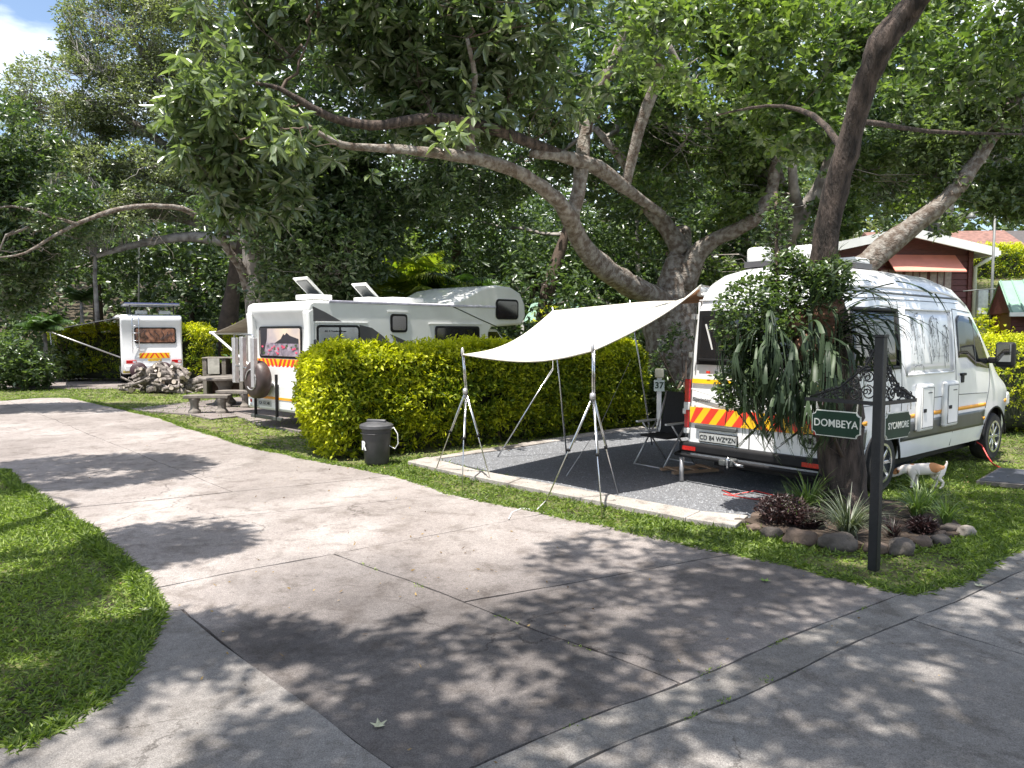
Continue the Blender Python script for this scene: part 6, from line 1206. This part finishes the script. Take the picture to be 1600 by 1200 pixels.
def palm(px, pyb, Y, H_, nf, L_, m, lb, lean_=0, name='palm'):
    x, _, _ = P(px, pyb, Y); z0 = float(terr(x, Y)); e = empty(name, (x, Y, z0), label=lb, category='palm')
    MB().tube([(0, 0, -.1), (lean_*.4, 0, H_*.5), (lean_, 0, H_)], [.10, .08, .06], 8).build('trunk', BARKG, e, smooth=True); top = np.array([lean_, 0, H_])
    for i in range(nf):
        a = i*2.4+rng.normal(0, .2); th = rng.uniform(.75, 1.5); pts = []; p = top.copy(); t_ = th
        for s_ in range(9): pts.append(p.copy()); p = p+np.array([math.cos(a)*math.cos(t_), math.sin(a)*math.cos(t_), math.sin(t_)])*L_/9; t_ -= .19
        pts = np.array(pts); fo_ = empty('frond'); fo_.parent = e
        MB().tube([tuple(q) for q in pts], [.018*(1-.09*s_) for s_ in range(9)], 4).build('midrib', m, fo_)
        u = np.repeat(np.linspace(.08, 1, 22), 2); sd_ = np.tile([1, -1], 22); Bq = np.stack([np.interp(u*8, range(9), pts[:, k]) for k in range(3)], 1)
        tg_ = np.stack([np.gradient(pts[:, k]) for k in range(3)], 1); tg_ = nrm(np.stack([np.interp(u*8, range(9), tg_[:, k]) for k in range(3)], 1)); sv = np.array([-math.sin(a), math.cos(a), 0])
        D = tg_*.7+sv*sd_[:, None]*1.0+np.array([0, 0, -.25]); leaves('leaflets', Bq, D, L_*.30*np.sin(np.pi*np.clip(u*.85+.12, 0, 1))+.04, (.020*L_+.012), m, fo_, curve=.3, flat=.15, kind='stuff')
    return e
palm(560, 470, 21.0, 2.6, 12, 2.0, LF_PALM, 'green palm behind the roof hatches of the motorhome'); palm(622, 450, 21.4, 3.0, 14, 2.1, LF_PALM, 'yellow green palm catching the sun behind the motorhome', .2)
palm(665, 470, 20.9, 2.5, 10, 1.9, LF_PALM, 'small palm just left of the over cab bulge'); palm(70, 520, 26, 1.9, 18, 1.2, LF_PALMD, 'spiky palm like plant behind the far left hedge'); palm(128, 500, 32, 3.2, 16, 1.1, LF_PALMD, 'small crowned palm above the golden far hedge')
palm(700, 450, 21.5, 2.7, 9, 2.0, LF_PALMD, 'dark palm left of the over cab bulge'); palm(1005, 300, 24, 7.6, 16, 1.7, LF_PALMD, 'tall dark palm seen in the gap under the thick limb', -.3); palm(1560, 500, 20, 1.2, 12, .7, LF_PALM, 'small spiky palm between cabin and hut')
tag(MB().tube([P(158, 600, 30), P(148, 430, 30), P(150, 380, 30)], [.10, .08, .06], 8).build('bare_pole_tree', BARKG, smooth=True), 'slim bare pale trunk standing behind the golden far hedge', 'tree trunk')
tag(MB().tube([P(217, 500, 36), P(217, 360, 36)], [.05, .04], 6).build('mast_pole', ALU, smooth=True), 'thin pale pole rising behind the small far motorhome', 'pole')
# ------------------------------------------------------------------ woodpile, stone table and benches, barbecue stand
BARKS = mat('log_bark', (.085, .068, .058), .95, .4, 9, bump=.8, bsc=30, c2=(.30, .265, .24)); CUT = mat('log_end', (.50, .43, .36), .8, .2, 8)
logs = []
for k in range(6):
    r_ = .032+.013*k; g = MB().tube([(-.5, 0, 0), (-.2, 0, .01*(k % 3)), (.15, .01, .015), (.5, .02*(k % 2), 0)], [r_, r_*1.05, r_*.96, r_*.9], 9, caps=False, wob=.08, seed=k, mi=0)
    for x_, s_ in ((-.5, -1), (.5, 1)): g.add([(x_, (r_*.93)*math.cos(2*pi*j/9), (r_*.93)*math.sin(2*pi*j/9)) for j in range(9)], [tuple(range(9))[::s_]], 1)
    me = g.build('log', [BARKS, CUT], smooth='auto'); logs.append(me.data); bpy.data.objects.remove(me)
wx, wy = G(250, 612); r2 = random.Random(12)
for i in range(95):
    t = r2.random(); lay = r2.random()**1.6; x = .12+(r2.random()-.5)*2.6*(1-lay*.62); y = (r2.random()-.5)*1.4*(1-lay*.6); z = .07+lay*.68
    yaw = r2.gauss(.2, .9); pit = r2.gauss(0, .22) if lay < .7 else r2.gauss(.1, .5); Lc = r2.uniform(.35, .95)
    share('log', logs[r2.randrange(6)], None, (wx+x, wy+y, z), (0, pit, yaw), (Lc, 1, 1), label=('weathered grey log low in the heap of firewood on the lawn' if lay < .25 else 'weathered grey log on the upper part of the firewood heap'), category='log', group='logs of the firewood heap')
rock('stone_slab', (*G(245, 590), .62), (1.5, .5, .10), CAST, 3, .1, label='flat slab of rough stone lying on top of the firewood heap', category='stone')
tx_, ty_ = G(352, 632); st = empty('stone_table', (tx_, ty_, 0), R(5), label='round concrete garden table in front of the barbecue stand', category='table')
MB().lathe([(.001, .66), (.60, .66), (.66, .68), (.66, .72), (.60, .745), (.001, .75)], 30).build('tabletop', CAST, st, smooth='auto')
MB().lathe([(.26, 0), (.28, .08), (.18, .2), (.16, .45), (.24, .58), (.30, .66), (.001, .66)], 16).build('pedestal', CAST, st, smooth='auto')
for px, py, yaw, Lb, lb in ((325, 646, 4, 1.02, 'curved concrete bench nearest the driveway left of the motorhome'), (368, 637, -12, .9, 'concrete bench close against the motorhome rear')):
    x, y = G(px, py); be = empty('stone_bench', (x, y, 0), R(yaw), label=lb, category='bench', group='concrete benches round the stone table')
    g = MB(); vs = []
    for i in range(9):
        u = -1+2*i/8; c = .10*(1-u*u); vs += [(u*Lb/2, c-.17, .36), (u*Lb/2, c+.17, .36), (u*Lb/2, c+.17, .44), (u*Lb/2, c-.17, .44)]
    g.add(vs, [(4*i+j, 4*i+(j+1) % 4, 4*i+4+(j+1) % 4, 4*i+4+j) for i in range(8) for j in range(4)]+[(0, 1, 2, 3), (35, 34, 33, 32)]).build('seat', CAST, be, bevel=.012)
    for s_ in (-1, 1):
        l_ = MB(); l_.lathe([(.15, 0), (.15, .06), (.10, .12), (.10, .24), (.14, .32), (.14, .36), (.001, .36)], 8, (s_*Lb*.31, .03, 0)); l_.build('leg', CAST, be, bevel=.01)
bx, by = G(350, 619); bs_ = empty('barbecue_stand', (bx+.15, by+.4, 0), R(6), label='brick coloured and concrete barbecue counter behind the stone table', category='barbecue')
BRN = mat('brown_brickwork', (.13, .075, .055), .9, .35, 7, bump=.4, bsc=30); MB().box((0, .3, .5), (1.6, .08, .95)).build('back_wall', BRN, bs_, bevel=.01)
for x in (-.76, -.2, .3, .76): MB().box((x, 0, .56), (.12, .6, 1.12)).build('pier', CAST, bs_, bevel=.015)
MB().box((-.28, 0, 1.145), (1.1, .64, .045)).build('counter_top', CAST, bs_, bevel=.012); MB().box((.56, 0, 1.06), (.52, .64, .045)).build('counter_top', CAST, bs_, bevel=.012)
MB().box((-.48, -.335, .90), (.34, .03, .46)).build('notice_panel', mat('pale_panel', (.42, .40, .36), .8, .2, 6), bs_, bevel=.005); MB().box((.35, -.33, .88), (.36, .05, .22)).build('switch_box', WPLA, bs_, bevel=.01)
for k in range(5): MB().box((.35, -.36, .80+.035*k), (.30, .01, .012)).build('slat', ALU, bs_)
MB().box((0, -.05, .62), (1.5, .5, .05)).build('shelf', CAST, bs_, bevel=.01)
# ------------------------------------------------------------------ cabins and roofs on the right
def boards(par, x0, x1, y, z0, z1, m, step=.17, name='board', th=.03, ax='x'):
    k = int((z1-z0)/step); me = None
    for i in range(k):
        c = (z0+(i+.5)*step)
        if me is None:
            o = (MB().box((0, 0, 0), (x1-x0, th, step*.94), (R(-9), 0, 0)) if ax == 'x' else MB().box((0, 0, 0), (th, x1-x0, step*.94), (0, R(9), 0))).build(name, m, par); me = o.data
        else: o = share(name, me, par)
        o.location = ((x0+x1)/2, y, c) if ax == 'x' else (y, (x0+x1)/2, c)
cbx, cby, _ = P(1511, 500, 21.5); cz = float(terr(cbx, cby))
cb = empty('log_cabin', (cbx, cby, cz-.3), R(4), label='dark red timber cabin with white fascia and salmon window awning', category='cabin')
ch0 = P(1511, 390, 21.5)[2]-cz+.3
MB().box((-2.2, 2.5, ch0/2), (4.35, 4.95, ch0)).build('wall', REDW, cb); boards(cb, -4.4, 0, -.02, .2, ch0-.02, REDW); boards(cb, .05, 4.95, .02, .2, ch0-.02, REDW, ax='y')
MB().box((0, -.03, ch0/2), (.14, .10, ch0)).build('corner_board', REDW, cb, bevel=.01)
# low gable seen end-on: rising to the left
g = MB(); e0, e1, rdg = .35, -7.5, 1.35
MB().add([(0, .0, ch0), (-4.4, 0, ch0), (-2.2, 0, ch0+.43), (0, .08, ch0), (-4.4, .08, ch0), (-2.2, .08, ch0+.43)], [(0, 2, 1), (3, 4, 5), (0, 3, 5, 2), (1, 2, 5, 4), (0, 1, 4, 3)]).build('gable', REDW, cb)
for sx_, xa in ((1, .4), (-1, -4.8)):
    MB().add([(xa, -.55, ch0-.12), (-2.2, -.55, ch0+.43), (-2.2, 5.2, ch0+.43), (xa, 5.2, ch0-.12), (xa, -.55, ch0-.05), (-2.2, -.55, ch0+.52), (-2.2, 5.2, ch0+.52), (xa, 5.2, ch0-.05)], [(0, 1, 2, 3), (7, 6, 5, 4), (0, 4, 5, 1), (1, 5, 6, 2), (2, 6, 7, 3), (3, 7, 4, 0)]).build('roof', mat('white_sheet_roof', (.55, .55, .56), .5, .1, 3), cb)
    MB().add([(xa, -.62, ch0-.26), (-2.2, -.62, ch0+.29), (-2.2, -.57, ch0+.29), (xa, -.57, ch0-.26), (xa, -.62, ch0-.02), (-2.2, -.62, ch0+.53), (-2.2, -.57, ch0+.53), (xa, -.57, ch0-.02)], [(0, 1, 2, 3), (7, 6, 5, 4), (0, 4, 5, 1), (1, 5, 6, 2), (2, 6, 7, 3), (3, 7, 4, 0)]).build('fascia', WPLA, cb)
MB().tube([(.35, -.6, ch0-.2), (.1, -.35, ch0-.42), (.1, -.12, ch0-.5), (.1, -.12, .2)], .05, 8).build('downpipe', WPLA, cb, smooth=True); MB().box((.42, 2.3, ch0-.15), (.12, 5.8, .12)).build('gutter', WPLA, cb)
SALM = mat('salmon_canvas', (.72, .27, .20), .85, .06, 3)
az = ch0-.28; MB().add([(-.45, -.03, az+.12), (-2.5, -.03, az+.12), (-2.5, -.55, az-.36), (-.45, -.55, az-.36), (-.45, -.03, az+.09), (-2.5, -.03, az+.09), (-2.5, -.55, az-.39), (-.45, -.55, az-.39)], [(0, 1, 2, 3), (7, 6, 5, 4), (0, 4, 5, 1), (1, 5, 6, 2), (2, 6, 7, 3), (3, 7, 4, 0)]).build('window_awning', SALM, cb)
for x in (-.9, -1.62, -2.34):
    wf = MB().box((x, -.06, az-.75), (.74, .07, 1.0)).build('window', REDW, cb, bevel=.01); MB().box((x, -.10, az-.75), (.62, .02, .88)).build('pane', mat('curtained_glass', (.30, .22, .20), .3, .3, 8), wf)
    for dx in (-.1, .1): MB().box((x+dx, -.115, az-.75), (.025, .01, .88)).build('glazing_bar', REDW, wf)
MB().box((.28, -.15, 1.6), (.3, .2, .7)).build('meter_cupboard', mat('pale_grey_metal', (.45, .46, .47), .5), cb, bevel=.02)
# green roofed hut, nearer at the right edge
hx_, hy_, _ = P(1597, 600, 17.0); ht = empty('green_roofed_hut', (hx_-.05, hy_, float(terr(hx_, hy_))-.1), R(-24), label='small brown hut with pale green ribbed metal roof at the right edge', category='hut')
hz = lambda py: P(1597, py, 17)[2]-float(terr(hx_, hy_))+.1
ez, rz = hz(488), hz(432); MB().box((.8, 1.5, ez/2), (2.0, 2.6, ez)).build('wall', REDW, ht); boards(ht, -.2, 1.8, .19, .1, ez, REDW)
GRF = mat('green_sheet_roof', (.19, .31, .24), .5, .08, 3); x0r, x1r = -.28, 2.6
MB().add([(x0r, -.2, ez), (x1r, -.2, ez), (x1r, 1.4, rz), (x0r, 1.4, rz), (x0r, -.2, ez-.04), (x1r, -.2, ez-.04), (x1r, 1.4, rz-.04), (x0r, 1.4, rz-.04)], [(0, 1, 2, 3), (7, 6, 5, 4), (0, 4, 5, 1), (1, 5, 6, 2), (2, 6, 7, 3), (3, 7, 4, 0)]).build('roof', GRF, ht)
MB().add([(x0r, 3.0, ez), (x1r, 3.0, ez), (x1r, 1.4, rz), (x0r, 1.4, rz), (x0r, 3.0, ez-.04), (x1r, 3.0, ez-.04), (x1r, 1.4, rz-.04), (x0r, 1.4, rz-.04)], [(0, 3, 2, 1), (4, 5, 6, 7), (0, 4, 5, 1), (1, 5, 6, 2), (2, 6, 7, 3), (3, 7, 4, 0)]).build('roof', GRF, ht)
for i in range(13): x = x0r+.04+i*.23; MB().tube([(x, -.21, ez+.01), (x, 1.4, rz+.01)], .016, 5).build('roof_rib', GRF, ht)
MB().add([(x0r+.02, -.1, ez), (x0r+.02, 2.9, ez), (x0r+.02, 1.4, rz-.05), (x0r+.1, -.1, ez), (x0r+.1, 2.9, ez), (x0r+.1, 1.4, rz-.05)], [(0, 2, 1), (3, 4, 5), (0, 3, 5, 2), (1, 2, 5, 4), (0, 1, 4, 3)]).build('gable', REDW, ht)
MB().box((1.2, -.26, ez-.05), (3.0, .10, .09)).build('gutter', WPLA, ht); MB().tube([(.05, -.26, ez-.08), (.32, -.1, ez-.2), (.36, .1, ez-.3), (.36, .1, .05)], .04, 8).build('downpipe', WPLA, ht, smooth=True)
# roofs further up the hill
for i, (px, py, Y, w_, m_, lb) in enumerate(((1490, 352, 34, 4.2, mat('brick_tiles', (.19, .10, .08), .8, .25, 6), 'reddish tiled roof of a house behind the cabin'), (1330, 372, 33, 4.0, MATS['white_sheet_roof'], 'pale roofed building glimpsed between trunks behind the van'), (1585, 352, 36, 4.5, mat('charcoal_roof', (.08, .07, .07), .7), 'dark roofed house at the far right on the hill'))):
    x, y, z = P(px, py, Y); g0 = float(terr(x, y)); e = empty('hill_house', (x, y, g0-.3), R(-6), label=lb, category='house', group='houses up the hill'); zt = z-g0+.3
    MB().box((0, 2, (zt-1.0)/2), (w_*1.25, 3.6, max(.5, zt-1.0))).build('wall', REDW, e)
    for s_ in (-1, 1): MB().add([(-w_*.75, 2+s_*2.3, zt-1.1), (w_*.75, 2+s_*2.3, zt-1.1), (w_*.75, 2, zt), (-w_*.75, 2, zt), (-w_*.75, 2+s_*2.3, zt-1.2), (w_*.75, 2+s_*2.3, zt-1.2), (w_*.75, 2, zt-.1), (-w_*.75, 2, zt-.1)], [(0, 1, 2, 3), (7, 6, 5, 4), (0, 4, 5, 1), (1, 5, 6, 2), (2, 6, 7, 3), (3, 7, 4, 0)]).build('roof', m_, e)
    MB().box((0, -.33, zt-1.13), (w_*1.5, .06, .16)).build('fascia', WPLA, e)
    for x_ in (-1.2, 1.0): wf = MB().box((x_, .17, zt-1.9), (1.0, .06, .8)).build('window', WPLA, e); MB().box((x_, .13, zt-1.9), (.86, .03, .66)).build('pane', GLASS, wf)
# cabin glimpsed left of the big trunk
x, y, z = P(945, 460, 27); e = empty('log_cabin', (x, y, 0), R(-14), label='red cabin with pale green roof glimpsed under the thick limb left of the trunk', category='cabin')
MB().box((0, 1.5, 1.15), (5.2, 2.8, 2.3)).build('wall', REDW, e); boards(e, -2.6, 2.6, .08, .1, 2.3, REDW)
for s_ in (-1, 1): MB().add([(-2.9, 1.5+s_*1.9, 2.25), (2.9, 1.5+s_*1.9, 2.25), (2.9, 1.5, 3.3), (-2.9, 1.5, 3.3), (-2.9, 1.5+s_*1.9, 2.17), (2.9, 1.5+s_*1.9, 2.17), (2.9, 1.5, 3.22), (-2.9, 1.5, 3.22)], [(0, 1, 2, 3), (7, 6, 5, 4), (0, 4, 5, 1), (1, 5, 6, 2), (2, 6, 7, 3), (3, 7, 4, 0)]).build('roof', GRF, e)
for x_ in (-1.5, .2, 1.7): wf = MB().box((x_, .05, 1.5), (.8, .08, 1.1)).build('window', WPLA, e); MB().box((x_, .0, 1.5), (.62, .03, .92)).build('pane', GLASS, wf)
MB().box((-3.1, .4, 1.2), (.12, .12, 2.4)).build('post', WPLA, e)
# lamp post by the cabin
x, y, z = P(1549, 470, 19.5); zt = P(1549, 330, 19.5)[2]; lp = empty('lamp_post', (x, y, float(terr(x, y))), label='slim grey lamp post with curled bracket right of the red cabin', category='lamp post'); hh_ = zt-float(terr(x, y))
MB().tube([(0, 0, -.2), (0, 0, hh_)], [.04, .03], 10).build('post', mat('galvanised', (.13, .135, .13), .5, .15, 8), lp, smooth=True)
MB().tube([(0, 0, hh_-.1), (-.3, 0, hh_+.02), (-.6, 0, hh_-.05)], .015, 6).build('bracket', MATS['galvanised'], lp, smooth=True)
MB().tube([(-.2+.1*math.cos(a), 0, hh_-.16+.1*math.sin(a)) for a in np.linspace(0, 5.5, 14)], .012, 6).build('scroll', MATS['galvanised'], lp, smooth=True)
MB().lathe([(.001, .1), (.05, .06), (.13, -.04), (.12, -.06), (.001, -.05)], 14, (-.6, 0, hh_-.12)).build('lamp_shade', MATS['galvanised'], lp, smooth=True)
tag(MB().tube([P(1505, 455, 19), P(1540, 452, 19), P(1600, 450, 19.5)], .015, 6).build('handrail', MATS['galvanised'], smooth=True), 'thin metal handrail crossing in front of the grassy slope', 'handrail')
